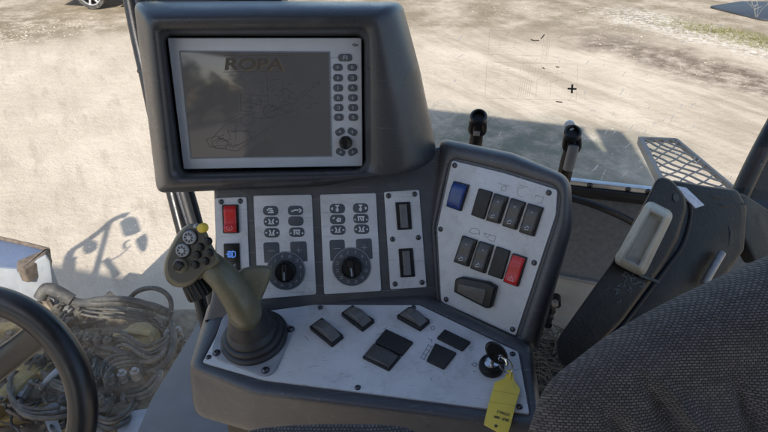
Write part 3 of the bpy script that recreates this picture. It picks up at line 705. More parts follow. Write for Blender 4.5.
for x, y in ((190.5, 237), (183.5, 250)):     # two pale ridged hats
    r = pxr(JP, x, y, 6.2); o = JP.pt(x, y, JT); nn = 64; L_ = []
    for rr, h in ((1.0, -.002), (1.0, .003), (.95, .0048), (.80, .0052), (.74, .0040), (.40, .0040), (.36, .0052), (.0001, .0055)):
        L_.append([o + JP.n * h + (JP.ex * math.cos(6.2832 * j / nn) + JP.ey * math.sin(6.2832 * j / nn)) * r * rr * (1 - (.07 if .6 < rr < 1 and j % 8 in (0, 1) else 0)) for j in range(nn)])
    hb = obj('thumb_hat', loft(L_, cap1=True), M_GREYBTN, joy, label='pale grey ridged thumb hat')
    sp = []
    for k in range(8):
        a = k / 8 * 6.2832; d_ = JP.ex * math.cos(a) + JP.ey * math.sin(a)
        sp.append(obox(o + d_ * r * .57 + JP.n * .0042, d_, JP.n.cross(d_), JP.n, r * .30, r * .20, .0008))
    obj('ridge_marks', join(*sp), M_BOOT, hb)
    obj('surround', lathe(o, JP.n, [(r * 1.22, -.002), (r * 1.22, .0006), (r * 1.0, .0012), (r, -.001)], 40), M_BLACK, hb)
jbtn(203, 227.8, 4.2, M_YELLOW_BTN, .006, label='yellow thumb button')
jbtn(196.5, 225.8, 1.9, M_GREYBTN, .005, label='small silver pin button')
for x, y in ((200.5, 247), (207.8, 241.4), (197.6, 254.6), (209.6, 252.6), (195.6, 264.6), (205.6, 261)):
    jbtn(x, y, 3.5, M_BLACK, .0042)
big = jbtn(180.6, 265.6, 6.6, M_OLIVE, .0025, name='thumb_stick', label='black thumb stick in a round well')
obj('stick_cap', lathe(JP.pt(181, 264.6, JT + .002), JP.n, [(.0042, 0), (.0036, .005), (.0062, .0065), (.0066, .009), (.005, .011), (0, .0115)], 24), M_BLACK, big)
# ridged knob under the head
ka = (dep(203, 302, .80) - dep(192, 283, .795)).normalized(); o = dep(192.5, 281, .795); nn = 72
x_ = ka.cross(FW).normalized(); y_ = ka.cross(x_); L_ = []
for rr, h in ((.010, 0), (.0160, .002), (.0165, .006), (.0178, .020), (.0165, .024), (.012, .0255), (.0001, .0255)):
    L_.append([o + ka * h + (x_ * math.cos(6.2832 * j / nn) + y_ * math.sin(6.2832 * j / nn)) * rr * (1 - (.07 if .012 < rr and j % 4 < 2 else 0)) for j in range(nn)])
obj('trim_knob', loft(L_, cap0=True, cap1=True), M_BLACK, joy)
slot = facing(223, 284, .765, 8); 

# ------------------------------------------------------------------ steering wheel
sw_c = dep(-15, 400, .92)
sw = thing('steering_wheel', 'black steering wheel with thick rounded rim in front of the machinery', 'steering wheel', sw_c)
SWP = facing(-15, 400, .92, 6, -6)
R0 = 104 * .92 / 591; R1 = 14.2 * .92 / 591
V, Fc = [], []; NA, NB = 120, 20
for i in range(NA):
    a = i / NA * 6.2832; d = SWP.ex * math.cos(a) + SWP.ey * math.sin(a)
    for j in range(NB):
        b = j / NB * 6.2832; e = 1.0 + (.04 if j % 20 in (4, 5, 6) else 0)
        V.append(sw_c + d * (R0 + R1 * math.cos(b)) + SWP.n * R1 * .92 * math.sin(b))
for i in range(NA):
    for j in range(NB):
        Fc.append([i * NB + j, ((i + 1) % NA) * NB + j, ((i + 1) % NA) * NB + (j + 1) % NB, i * NB + (j + 1) % NB])
obj('rim', (V, Fc), M_WHEEL, sw, angle=80)
def wpt(px, py, h): return SWP.pt(px, py, h)
obj('spoke', tube([wpt(46, 329, -.004), wpt(36, 336, -.012), wpt(18, 350, -.022), wpt(-10, 371, -.030), wpt(-40, 394, -.036)], [.022, .0225, .022, .024, .026], 20, 5, flat=.45, ref=SWP.n.cross((wpt(0, 366, 0) - wpt(46, 329, 0)).normalized())), M_WHEEL, sw)
obj('spoke', tube([wpt(-76, 315, -.004), wpt(-60, 345, -.02), wpt(-40, 385, -.036)], [.022, .022, .026], 20, 5, flat=.45), M_WHEEL, sw)
obj('hub', lathe(wpt(-40, 392, -.06), SWP.n, [(.018, 0), (.020, .02), (.018, .035), (.01, .042), (0, .044)], 40), M_WHEEL, sw)

# ------------------------------------------------------------------ seat with woven cover
def weave_material():
    m, nt, out = new_mat('woven_black_seat_cloth'); L = nt.links.new
    b = N(nt, 'ShaderNodeBsdfPrincipled'); b.inputs['Roughness'].default_value = .85; b.inputs['Sheen Weight'].default_value = .12
    at = N(nt, 'ShaderNodeAttribute', attribute_name='cloth')
    br = N(nt, 'ShaderNodeTexBrick'); br.offset = .5; br.squash = 1.0
    br.inputs['Scale'].default_value = 1.0; br.inputs['Mortar Size'].default_value = .0011; br.inputs['Mortar Smooth'].default_value = 1.0
    br.inputs['Brick Width'].default_value = .0044; br.inputs['Row Height'].default_value = .0032; br.inputs['Bias'].default_value = 0
    br.inputs['Color1'].default_value = (.080, .064, .056, 1); br.inputs['Color2'].default_value = (.155, .128, .114, 1); br.inputs['Mortar'].default_value = (.008, .007, .007, 1)
    wn = N(nt, 'ShaderNodeTexNoise'); wn.inputs['Scale'].default_value = 22; wn.inputs['Detail'].default_value = 3; L(at.outputs['Vector'], wn.inputs['Vector'])
    wa = N(nt, 'ShaderNodeVectorMath', operation='MULTIPLY_ADD'); L(wn.outputs['Color'], wa.inputs[0]); wa.inputs[1].default_value = (.004, .004, 0); L(at.outputs['Vector'], wa.inputs[2])
    L(wa.outputs[0], br.inputs['Vector'])
    no = N(nt, 'ShaderNodeTexNoise'); no.inputs['Scale'].default_value = 30; no.inputs['Detail'].default_value = 6
    L(at.outputs['Vector'], no.inputs['Vector'])
    mr = N(nt, 'ShaderNodeMapRange'); L(no.outputs['Fac'], mr.inputs['Value']); mr.inputs['From Min'].default_value = .3; mr.inputs['From Max'].default_value = .7; mr.inputs['To Min'].default_value = .75; mr.inputs['To Max'].default_value = 1.2
    mx = N(nt, 'ShaderNodeVectorMath', operation='SCALE'); L(br.outputs['Color'], mx.inputs[0]); L(mr.outputs[0], mx.inputs['Scale'])
    vo = N(nt, 'ShaderNodeTexVoronoi'); vo.inputs['Scale'].default_value = 130; L(at.outputs['Vector'], vo.inputs['Vector'])
    vd = N(nt, 'ShaderNodeMapRange'); L(vo.outputs['Distance'], vd.inputs['Value']); vd.inputs['From Min'].default_value = .12; vd.inputs['From Max'].default_value = .06; vd.inputs['To Max'].default_value = .6
    n8 = N(nt, 'ShaderNodeTexNoise'); n8.inputs['Scale'].default_value = 9; n8.inputs['Detail'].default_value = 7; L(at.outputs['Vector'], n8.inputs['Vector'])
    w8 = N(nt, 'ShaderNodeMapRange'); L(n8.outputs['Fac'], w8.inputs['Value']); w8.inputs['From Min'].default_value = .50; w8.inputs['From Max'].default_value = .72; w8.inputs['To Max'].default_value = .25
    mA = N(nt, 'ShaderNodeMix', data_type='RGBA'); L(w8.outputs[0], mA.inputs['Factor']); L(mx.outputs[0], mA.inputs['A']); mA.inputs['B'].default_value = (.115, .105, .10, 1)
    mB = N(nt, 'ShaderNodeMix', data_type='RGBA'); L(vd.outputs[0], mB.inputs['Factor']); L(mA.outputs['Result'], mB.inputs['A']); mB.inputs['B'].default_value = (.20, .185, .165, 1)
    L(mB.outputs['Result'], b.inputs['Base Color'])
    bp = N(nt, 'ShaderNodeBump'); bp.inputs['Strength'].default_value = .9; bp.inputs['Distance'].default_value = .0015; bp.invert = True
    L(br.outputs['Fac'], bp.inputs['Height']); L(bp.outputs[0], b.inputs['Normal'])
    L(b.outputs[0], out.inputs['Surface']); return m
M_WEAVE = weave_material()
def cushion(name, parent, pl, edge_px, inward_px, rad, back, depth_in, grooves=(), ns=90, nt_=70):
    """rolled cushion edge: the silhouette edge turns over radius rad into a face that runs depth_in inward"""
    E = [Vector(pl.uv(*p)) for p in edge_px]
    pts = []
    m = len(E)
    for i in range(m - 1):
        a, b, c, d = E[max(i - 1, 0)], E[i], E[i + 1], E[min(i + 2, m - 1)]
        for k in range(ns // (m - 1)):
            t = k / (ns // (m - 1)); pts.append(.5 * (2 * b + (c - a) * t + (2 * a - 5 * b + 4 * c - d) * t * t + (3 * b - a - 3 * c + d) * t ** 3))
    pts.append(E[-1]); inw = Vector(pl.uv(*inward_px))
    V, UVs = [], []
    rows = []
    for k in range(nt_):
        q = k / (nt_ - 1)
        if q < .45:
            th = R(lerp(-70, 90, q / .45)); rows.append((rad * (1 - math.cos(th)), rad * math.sin(th), rad * (th + 1.2)))
        else:
            e = (q - .45) / .55; rows.append((rad + depth_in * e, rad + back * math.sin(e * math.pi / 2), rad * 2.8 + depth_in * e))
    n = len(pts)
    for p in pts:
        d = (inw - p); dl = d.length; d = d / dl
        for (i_, h_, al) in rows:
            qx = p + d * min(i_, dl * .98)
            g = 0
            for (gx0, gy0, gx1, gy1, gw, gd) in grooves:
                A = Vector(pl.uv(gx0, gy0)); B = Vector(pl.uv(gx1, gy1)); ab = B - A
                t = max(0, min(1, (qx - A).dot(ab) / ab.dot(ab))); ds = (qx - A - ab * t); w_ = gw * (.35 + .65 * t)
                sg = ds.x * ab.y - ds.y * ab.x
                g += gd * math.exp(-(ds.length / w_) ** 2) * min(1, 3 * t)
            wv = pl.w(qx.x, qx.y, h_ + g)
            V.append(wv); UVs.append((qx.x, qx.y - h_ * .55, 0))
    Fc = [[i * nt_ + j, (i + 1) * nt_ + j, (i + 1) * nt_ + j + 1, i * nt_ + j + 1] for i in range(n - 1) for j in range(nt_ - 1)]
    o = obj(name, (V, Fc), M_WEAVE, parent, angle=180)
    a = o.data.attributes.new('cloth', 'FLOAT_VECTOR', 'POINT')
    a.data.foreach_set('vector', [x for t in UVs for x in t])
    return o
SEATP = facing(680, 380, .66, 14, 4)
st = thing('seat', 'seat with black woven mesh cover and soft creases filling the lower right corner', 'seat', dep(720, 470, .72))
cushion('seat_cover', st, SEATP, [(505, 520), (528, 450), (545, 404), (560, 384), (580, 368), (612, 344), (650, 321), (690, 300), (730, 281), (775, 261), (860, 228)], (840, 640), .055, .05, .20,
        [(618, 352, 672, 440, .014, -.013), (636, 352, 694, 440, .013, .009), (700, 345, 720, 440, .013, -.012), (718, 345, 742, 440, .013, .008), (585, 380, 618, 440, .013, -.009), (602, 376, 644, 440, .013, .006)], 110, 90)
obj('seat_back_shell', slab(SEATP, roundpoly(uvs(SEATP, [(600, 520), (610, 450), (640, 420), (700, 390), (800, 350), (880, 330), (880, 620)]), .02, 4), -.06, -.01, .01), M_BLACK, st)
ARMP = facing(330, 440, .70, 20)
ar = thing('armrest', 'woven black armrest pad just showing below the console', 'armrest', dep(330, 470, .72))
cushion('armrest_cover', ar, ARMP, [(205, 480), (226, 448), (248, 435), (290, 430), (340, 428.5), (385, 429.5), (412, 434), (432, 448), (445, 474)], (335, 560), .022, .01, .05, (), 90, 50)

# ------------------------------------------------------------------ black side case with the grey insert
CP = facing(640, 270, .86, -6, 22)
cs = thing('side_case', 'black plastic side case leaning towards the window with a pale grey moulded insert', 'case', dep(600, 370, .98))
blk_px = [(672, 180), (706, 186), (737, 190), (747, 207), (744, 250), (722, 280), (660, 330), (600, 372), (560, 372), (575, 345)]
rings = []
for k, h in ((.93, .000), (.975, -.002), (.995, -.008), (1.0, -.05), (1.0, -.10), (.96, -.14)):
    rings.append([CP.pt(p.x, p.y, h) for p in roundpoly(scl(blk_px, k, (664, 270)), 3, 4)])
obj('case_body', loft(rings, sub=2, cap0=True, cap1=True), M_CASE, cs, angle=60)
col_px = [(656, 179), (662, 176), (672, 180), (685, 196), (687, 208), (678, 240), (666, 262), (622, 322), (592, 352), (574, 368), (562, 366), (556, 352), (558, 338), (612, 262), (633, 222), (648, 196)]
rings = []
for k, h in ((.84, .030), (.92, .0295), (.97, .026), (1.0, .016), (1.0, -.03), (.97, -.07)):
    q = []
    for (x, y) in col_px:   # shrink across the column only
        t = max(0, min(1, ((x - 664) * -100 + (y - 186) * 175) / (100 ** 2 + 175 ** 2))); cx, cy = 668 - 104 * t, 194 + 164 * t
        q.append((cx + (x - cx) * k, cy + (y - cy) * k))
    rings.append([CP.pt(p.x, p.y, h) for p in roundpoly(q, 5, 4)])
obj('case_column', loft(rings, sub=2, cap0=True, cap1=True), M_CASE, cs, angle=60)
CUPP = facing(642, 239, (CP.pt(642, 239, .045) - CAM).dot(FW), -4, 6)
cA, cB, cC, cD = [Vector(q) for q in ((648, 199), (675, 213), (643, 279), (611, 263))]
cq = lambda s_, t_: lerp(lerp(cA, cB, s_), lerp(cD, cC, s_), t_)
rows = []
NT, NS = 44, 40
def cprof(a):     # flats of the moulded bar: sloping flank, shoulder, recessed panel
    a = abs(a); pts = ((0, .80), (.40, .80), (.47, .97), (.60, .97), (.90, .72), (1.0, .30))
    for (x0, y0), (x1, y1) in zip(pts, pts[1:]):
        if a <= x1: return lerp(y0, y1, (a - x0) / (x1 - x0))
    return 0
for i in range(NT + 1):
    t = i / NT; e = min(t, 1 - t); endk = math.sqrt(max(0, 1 - (1 - min(1, e / .12)) ** 2)); row = []
    pk = min(1, max(0, (e - .13) / .035))
    for j in range(NS + 1):
        a = j / NS * 2 - 1; wid = .62 + .38 * endk
        h = cprof(a); 
        if abs(a) < .47: h = lerp(.97, h, pk)
        p = cq(.5 + .5 * a * wid, t); row.append(CUPP.pt(p.x, p.y, -.030 + .054 * h * endk))
    rows.append(row)
cup = obj('grey_insert', loft(rows, closed=False), M_CUP, cs, angle=40)
obj('insert_seam', ribbon(CP, [[(610, 267), (622, 276), (640, 282)]], .004, .031, .004), M_BLACK, cs)
obj('paper_sticker', plate(CP, [(671, 185.5), (684, 188), (702.5, 205.5), (693.5, 208.5)], .001, .000, .0042, .0004), mat('blue_grey_paper', (.46, .52, .62), .6, var=.15, scale=120), cs)
sc = []
r4 = random.Random(11)
for k in range(20):
    t = r4.random(); x = lerp(621, 594, t) + r4.uniform(-8, 14); y = lerp(268, 302, t) + r4.uniform(-5, 5); a = r4.uniform(-.6, 1.6); l_ = r4.uniform(.5, 1.2)
    sc.append([(x, y), (x + 3 * l_ * math.cos(a), y + 2.5 * l_ * math.sin(a)), (x + 5 * l_ * math.cos(a + .5), y + 4 * l_ * math.sin(a + .7)), (x + 6 * l_ * math.cos(a + 1.1), y + 6 * l_ * math.sin(a + 1.1))])
obj('worn_lettering', ribbon(CP, sc, .0011, .0301, .0004), mat('worn_silver_print', (.085, .087, .095), .5, var=.6, scale=120), cs)
obj('strap_hole', slab(CP, circ(CP.uv(659, 200.5), .006, 20), .0295, .0312), M_INK, cs)
obj('edge_ridge', tube([CP.pt(x, y, -.001) for x, y in [(684, 194), (690, 212), (682, 244), (664, 270), (618, 330), (590, 362)]], [.003, .004, .0045, .0045, .004, .003], 10, 5), M_CASE, cs, angle=80)
fv = []
for q in ([(697, 190), (712, 197), (735, 196)], [(704, 200), (722, 206), (744, 204)], [(720, 212), (728, 232), (724, 258)]):
    fv.append(tube([CP.pt(x, y, -.004) for x, y in q], [.002, .0055, .003], 10, 5))
obj('cover_folds', join(*fv), M_CASE, cs, angle=80)
obj('steel_rod', tube([CP.pt(704, 284, .01), CP.pt(713, 268, .012), CP.pt(722, 253, .01)], .006, 14, 3), M_FIT, cs)

# ------------------------------------------------------------------ cab: wall under the window, sill, glass, posts
FY = R(13)
FN = Vector((-math.sin(FY), -math.cos(FY), 0))
FRO = dep(610, 186, 1.30)
FRONT = Pl(FRO, FN)
def fbox(pxs, h0, h1, r=.002, bev=.001): return slab(FRONT, roundpoly(uvs(FRONT, pxs), r, 3), h0, h1, bev)
cw = thing('cab_wall', 'grey felt lined cab wall below the window with a beige lower panel', 'wall', FRONT.pt(620, 330))
obj('felt_lining', fbox([(470, 172), (800, 216), (800, 320), (470, 258)], -.03, 0), M_WALL, cw)
obj('lower_panel', fbox([(470, 259), (800, 321), (800, 560), (470, 470)], -.03, .004), M_LOWER, cw)
obj('seam_strip', fbox([(470, 257), (800, 318), (800, 321), (470, 260)], 0, .008), mat('seam_grey', (.20, .20, .20), .6), cw)
ft = obj('cable_connector', join(lathe(FRONT.pt(549, 306, .004), FN, [(.016, 0), (.016, .02), (.011, .022), (.011, .045), (.006, .048), (0, .048)], 16), lathe(FRONT.pt(556, 297, .004), FN, [(.012, 0), (.012, .03), (.0, .03)], 12), lathe(FRONT.pt(548, 318, .004), FN, [(.010, 0), (.010, .03), (.0, .03)], 12)), M_BLACK, cw)
obj('connector_tip', lathe(FRONT.pt(555, 302, .034), FN, [(.008, 0), (.008, .012), (.0, .013)], 12), M_FIT, ft)
ho = tag(obj('cable', tube([FRONT.pt(560, 195, .05), FRONT.pt(585, 202, .06), FRONT.pt(606, 209.5, .06), FRONT.pt(630, 221, .04), FRONT.pt(660, 240, .03)], .0075, 12, 6), M_GASKET), 'thick black cable running along the grey felt below the window', 'cable')
win = thing('windscreen', 'dusty scratched windscreen with bright sill strip and black rubber seal', 'windscreen', FRONT.pt(610, 186, -.02))
obj('sill_strip', fbox([(400, 161), (720, 196.5), (720, 201.5), (400, 165.5)], -.012, .003), M_ALU, win)
obj('sill_gasket', fbox([(400, 165.7), (800, 210.7), (800, 221), (400, 175)], -.03, .010, .004, .004), M_GASKET, win)
for x, y in ((521, 176.6), (590, 184.4), (628, 188.6), (648, 190.8)): screw(FRONT, x, y, win, .003, .005)
def glass_material():
    m, nt, out = new_mat('dusty_cab_glass'); L = nt.links.new
    tr = N(nt, 'ShaderNodeBsdfTransparent'); tr.inputs['Color'].default_value = (.955, .97, .965, 1)
    gl = N(nt, 'ShaderNodeBsdfGlossy'); gl.inputs['Roughness'].default_value = .02
    fr = N(nt, 'ShaderNodeFresnel'); fr.inputs['IOR'].default_value = 1.25
    s1 = N(nt, 'ShaderNodeMixShader'); L(fr.outputs[0], s1.inputs[0]); L(tr.outputs[0], s1.inputs[1]); L(gl.outputs[0], s1.inputs[2])
    df = N(nt, 'ShaderNodeBsdfDiffuse'); df.inputs['Color'].default_value = (.62, .62, .60, 1)
    tl = N(nt, 'ShaderNodeBsdfTranslucent'); tl.inputs['Color'].default_value = (.62, .62, .60, 1)
    dd = N(nt, 'ShaderNodeMixShader'); L(df.outputs[0], dd.inputs[1]); L(tl.outputs[0], dd.inputs[2])
    g = N(nt, 'ShaderNodeNewGeometry')
    n1 = N(nt, 'ShaderNodeTexNoise'); n1.inputs['Scale'].default_value = 260; n1.inputs['Detail'].default_value = 2; L(g.outputs['Position'], n1.inputs['Vector'])
    m1 = N(nt, 'ShaderNodeMapRange'); L(n1.outputs['Fac'], m1.inputs['Value']); m1.inputs['From Min'].default_value = .60; m1.inputs['From Max'].default_value = .74; m1.inputs['To Max'].default_value = .5
    n2 = N(nt, 'ShaderNodeTexNoise'); n2.inputs['Scale'].default_value = 5; n2.inputs['Detail'].default_value = 6; n2.inputs['Roughness'].default_value = .7; L(g.outputs['Position'], n2.inputs['Vector'])
    m2 = N(nt, 'ShaderNodeMapRange'); L(n2.outputs['Fac'], m2.inputs['Value']); m2.inputs['From Min'].default_value = .35; m2.inputs['From Max'].default_value = .7; m2.inputs['To Min'].default_value = .02; m2.inputs['To Max'].default_value = .13
    sx = N(nt, 'ShaderNodeSeparateXYZ'); L(g.outputs['Position'], sx.inputs[0])
    mz = N(nt, 'ShaderNodeMapRange'); L(sx.outputs['Z'], mz.inputs['Value']); mz.inputs['From Min'].default_value = 2.2; mz.inputs['From Max'].default_value = 1.9; mz.inputs['To Min'].default_value = .26; mz.inputs['To Max'].default_value = 1
    ad = N(nt, 'ShaderNodeMath', operation='ADD'); L(m1.outputs[0], ad.inputs[0]); ad.inputs[1].default_value = .35
    mu = N(nt, 'ShaderNodeMath', operation='MULTIPLY'); L(m2.outputs[0], mu.inputs[0]); L(ad.outputs[0], mu.inputs[1])
    m3 = N(nt, 'ShaderNodeMath', operation='MULTIPLY'); L(mu.outputs[0], m3.inputs[0]); L(mz.outputs[0], m3.inputs[1])
    ms = N(nt, 'ShaderNodeMath', operation='MULTIPLY'); L(m3.outputs[0], ms.inputs[0]); ms.inputs[1].default_value = 1.05; ms.use_clamp = True
    vo = N(nt, 'ShaderNodeTexVoronoi'); vo.inputs['Scale'].default_value = 62; L(g.outputs['Position'], vo.inputs['Vector'])
    vd = N(nt, 'ShaderNodeMapRange'); L(vo.outputs['Distance'], vd.inputs['Value']); vd.inputs['From Min'].default_value = .16; vd.inputs['From Max'].default_value = .08; vd.inputs['To Max'].default_value = .55
    vc = N(nt, 'ShaderNodeSeparateColor'); L(vo.outputs['Color'], vc.inputs[0])
    vs = N(nt, 'ShaderNodeMath', operation='GREATER_THAN'); L(vc.outputs[0], vs.inputs[0]); vs.inputs[1].default_value = .45
    v1 = N(nt, 'ShaderNodeMath', operation='MULTIPLY'); L(vd.outputs[0], v1.inputs[0]); L(vs.outputs[0], v1.inputs[1])
    v2 = N(nt, 'ShaderNodeMath', operation='MULTIPLY'); L(v1.outputs[0], v2.inputs[0]); L(mz.outputs[0], v2.inputs[1])
    m9 = N(nt, 'ShaderNodeMath', operation='ADD'); L(ms.outputs[0], m9.inputs[0]); L(v2.outputs[0], m9.inputs[1]); m9.use_clamp = True; ms = m9
    s2 = N(nt, 'ShaderNodeMixShader'); L(ms.outputs[0], s2.inputs[0]); L(s1.outputs[0], s2.inputs[1]); L(dd.outputs[0], s2.inputs[2])
    L(s2.outputs[0], out.inputs['Surface']); return m
M_GLASS = glass_material()
def film(name, col, alpha):
    """a thin mark on the pane: part of the light passes, the rest is scattered"""
    m, nt, out = new_mat(name); L = nt.links.new
    tr = N(nt, 'ShaderNodeBsdfTransparent'); df = N(nt, 'ShaderNodeBsdfDiffuse'); df.inputs['Color'].default_value = (*col, 1)
    tl = N(nt, 'ShaderNodeBsdfTranslucent'); tl.inputs['Color'].default_value = (*col, 1)
    a = N(nt, 'ShaderNodeMixShader'); L(df.outputs[0], a.inputs[1]); L(tl.outputs[0], a.inputs[2])
    b = N(nt, 'ShaderNodeMixShader'); b.inputs[0].default_value = alpha; L(tr.outputs[0], b.inputs[1]); L(a.outputs[0], b.inputs[2]); L(b.outputs[0], out.inputs['Surface']); return m
WS = Pl(FRO - FN * .035, FN)
wu = lambda x, z: WS.w((x - WS.o.x) / math.cos(FY), 0) + Vector((0, 0, z - WS.o.z))
gl = obj('glass_pane', ([wu(-1.75, 1.15), wu(1.0, 1.15), wu(1.0, 4.05), wu(-1.75, 4.05)], [[0, 1, 2, 3]]), M_GLASS, win)
# scratches and the faded instruction transfer on the glass
r5 = random.Random(21); scr = []
for k in range(48):
    x, y = r5.uniform(455, 735), r5.uniform(20, 182)
    if r5.random() < .5: x, y = r5.uniform(590, 700), r5.uniform(100, 180)
    l = r5.uniform(2, 7); a = R(r5.uniform(110, 150)); scr.append([(x, y), (x + l * math.cos(a), y + l * math.sin(a))])
sc1 = obj('scratches', ribbon(WS, scr, .0013, .001), film('scratch_white', (.95, .95, .95), .75), gl)
dk = []
for k in range(20):
    x, y = r5.uniform(470, 720), r5.uniform(20, 130); l = r5.uniform(2, 7); a = R(r5.uniform(110, 150)); dk.append([(x, y), (x + l * math.cos(a), y + l * math.sin(a))])
kind(sc1, 'stuff'); sc2 = obj('scratches', ribbon(WS, dk, .0010, .001), film('scratch_grey', (.3, .28, .25), .35), gl)
kind(sc2, 'stuff')
tx = []
for (x0, y0, x1, y1) in ((490, 30, 548, 56), (487, 62, 578, 100)):
    tx += [[(x0, y0), (x1, y0 + 2), (x1 - 2, y1), (x0 - 2, y1 - 2), (x0, y0)]]
for k in range(5): tx.append([(544 + k * 1.6, 34), (541 + k * 1.6, 60)])
for k in range(9):
    x = 520 + k * 3.0; tx.append([(x, 66 + (k % 3)), (x + 1, 70), (x - 1, 74)])
for k in range(6): tx.append([(521 + k * 2.2, 80), (518 + k * 2.2, 97)])
tx += [[(536, 97), (537, 80), (548, 72), (560, 74), (563, 72), (562, 78), (551, 82), (550, 96)], [(545, 84), (555, 78), (558, 70)], [(522, 64), (530, 61), (541, 63), (541, 70)]]
for (x, y, n_) in ((499, 40, 4), (514, 40, 4), (499, 66, 7), (507, 66, 7), (492, 66, 2), (526, 44, 3)):
    for k in range(n_): tx.append([(x - .4 * k, y + k * 2.4), (x + 2.6 - .4 * k, y + k * 2.4 + .3)])
tr_ = obj('faded_transfer', ribbon(WS, tx, .0011, .001), film('faded_grey_print', (.30, .28, .24), .20), gl)
ink = [[(568, 88.4), (576, 88.8)], [(572.3, 84.6), (571.8, 92.6)]]
obj('cross_mark', ribbon(WS, ink, .0042, .0012), mat('brown_black_ink', (.05, .045, .04), .7), tr_)
for ln_ in ([[(531, 39.4), (534, 40.5), (539, 40.3)], [(541, 38.6), (544.5, 34.4)], [(542.6, 67.4), (544.4, 68.6)], [(556, 66.5), (559, 67)], [(556, 101.5), (562, 102)]]): obj('ink_mark', ribbon(WS, [ln_], .0021, .0012), mat('brown_black_ink', (.05, .045, .04), .7), tr_)
obj('sucker_ring', ribbon(WS, [[(444 + 12 * math.cos(a / 30 * 6.2832), 111 + 10 * math.sin(a / 30 * 6.2832)) for a in range(31)]], .009, .001), film('ring_haze', (.8, .78, .72), .12), gl)

def post(name, label, cat, px, d, r, m, sub=6, extra=None):
    o = obj(name, tube([dep(x, y, d) for x, y in px], r, 14, sub), m); tag(o, label, cat); return o
post('cab_post', 'thick black cab post on the right edge of the windscreen', 'post', [(1010, -280), (880, -60), (820, 45), (790, 98), (762, 149), (742, 190), (728, 222)], 1.33, .020, M_BLACK)
DFP = facing(770, 170, 1.42, 0, 20)
tag(obj('door_frame', slab(DFP, roundpoly(uvs(DFP, [(800, 85), (757, 168), (734, 222), (760, 300), (860, 300), (860, 85)]), .01, 4), -.04, 0, .008), M_CASE), 'dark door frame panel outside the black post at the right edge', 'door frame')
po = thing('cable_post', 'slim black post behind the terminal with cables strapped to it', 'post', dep(168, 180, 1.32))
obj('post_tube', tube([dep(x, y, 1.32) for x, y in ((58, -420), (98, -180), (130, 0), (147, 80), (160, 140), (175, 200), (188, 250), (212, 345))], .015, 14, 5), M_BLACK, po)
obj('cable', tube([dep(x, y, 1.29) for x, y in ((70, -420), (110, -180), (142, 0), (157, 80), (172, 150), (187, 205), (200, 250), (222, 340))], .010, 12, 5), M_GASKET, po)
obj('cable', tube([dep(x, y, 1.33) for x, y in ((73, -420), (114, -180), (146, 0), (163, 80), (178, 150), (194, 205), (206, 250), (230, 340))], .009, 12, 5), M_GASKET, po)
obj('cable', tube([dep(x, y, 1.30) for x, y in ((65, -420), (105, -180), (137, 0), (152, 80), (166, 150), (182, 205), (196, 250), (218, 340))], .0045, 10, 5), M_SCREW, po)
obj('stud', tube([dep(137.5, 71, 1.31), dep(143, 71, 1.31)], .0035, 10, 2), M_BLACK, po)

def latch(px, label, group, w1):
    b = FRONT.pt(px[-1][0], px[-1][1], .035); t = thing('window_latch', label, 'latch', b, group)
    P_ = [FRONT.pt(x, y, .045) for x, y in px]
    ex = FRONT.ex
    obj('arm', tube(P_[1:], [w1 * .75, w1, w1, w1 * .9][:len(P_) - 1], 16, 5, flat=.55, ref=ex), M_BLACK, t)
    obj('slot', obox(lerp(P_[1], P_[2], .45) + FN * w1 * .58, (P_[2] - P_[1]).normalized().cross(FN), (P_[2] - P_[1]).normalized(), FN, w1 * .9, w1 * .7, .004, .001), M_FIT, t)
    c_ = P_[0]; n_ = (FN * .6 + Vector((0, 0, .8))).normalized()
    obj('clamp_head', lathe(c_ - n_ * .016, n_, [(.012, 0), (.0175, .004), (.0188, .012), (.0178, .020), (.015, .023), (.0125, .0215), (.0105, .012), (0, .011)], 28), M_BLACK, t)
    dn = (P_[1] - P_[0]).normalized()
    for s in (-1, 1):
        obj('fork', tube([P_[0] + ex * s * .012 + dn * .008, P_[0] + ex * s * .014 + dn * .03, P_[1] + ex * s * .008 + dn * .02], .0062, 10, 3), M_BLACK, t)
    return t
latch([(478.5, 117), (477.8, 125), (476, 140), (473.5, 155), (472, 170)], 'black clamp latch on the sill behind the switch panel, half hidden', 'window latches', .0145)
l2 = latch([(572.6, 133), (572, 142), (568.5, 158), (565, 173), (563.5, 182)], 'black clamp latch with grey arm standing on the sill beside the switch panel corner', 'window latches', .0150)
P_ = [FRONT.pt(573.8, 146, .058), FRONT.pt(570.5, 160, .058), FRONT.pt(567.8, 170, .058)]
obj('arm_cover', tube(P_, [.0105, .0115, .0105], 14, 4, flat=.6, ref=FRONT.ex), mat('clamp_grey', (.16, .165, .165), .4, dust=.3), l2)
obj('bright_cap', lathe(FRONT.pt(569.5, 125, .03), FN, [(.011, 0), (.011, .006), (0, .007)], 24), M_WHITE, l2)

# cab floor (the unseen roof and rear block shading the cab come last)
flz = 1.70; FLP2 = horiz(flz)
def hp(pl, pxs): return [tuple(pl.uv(*p)) for p in pxs]
kind(obj('floor', slab(FLP2, hp(FLP2, [(214, 300), (500, 290), (760, 330), (760, 520), (300, 520), (186, 420), (160, 400)]), -.03, 0), M_FLOOR), 'structure')
M_FPL = mat('dusty_floor_plate', (.135, .135, .135), .55, var=.15, scale=10, bump=.3, bscale=120, dust=.75, dustcol=(.12, .115, .105))
fp = tag(obj('floor_plate', slab(FLP2, roundpoly(hp(FLP2, [(211, 303), (230, 300), (260, 470), (150, 470), (135, 440), (151, 402)]), .02, 4), .0, .006, .002), M_FPL), 'pale dusty grey floor plate between the console and the low glass', 'floor plate')
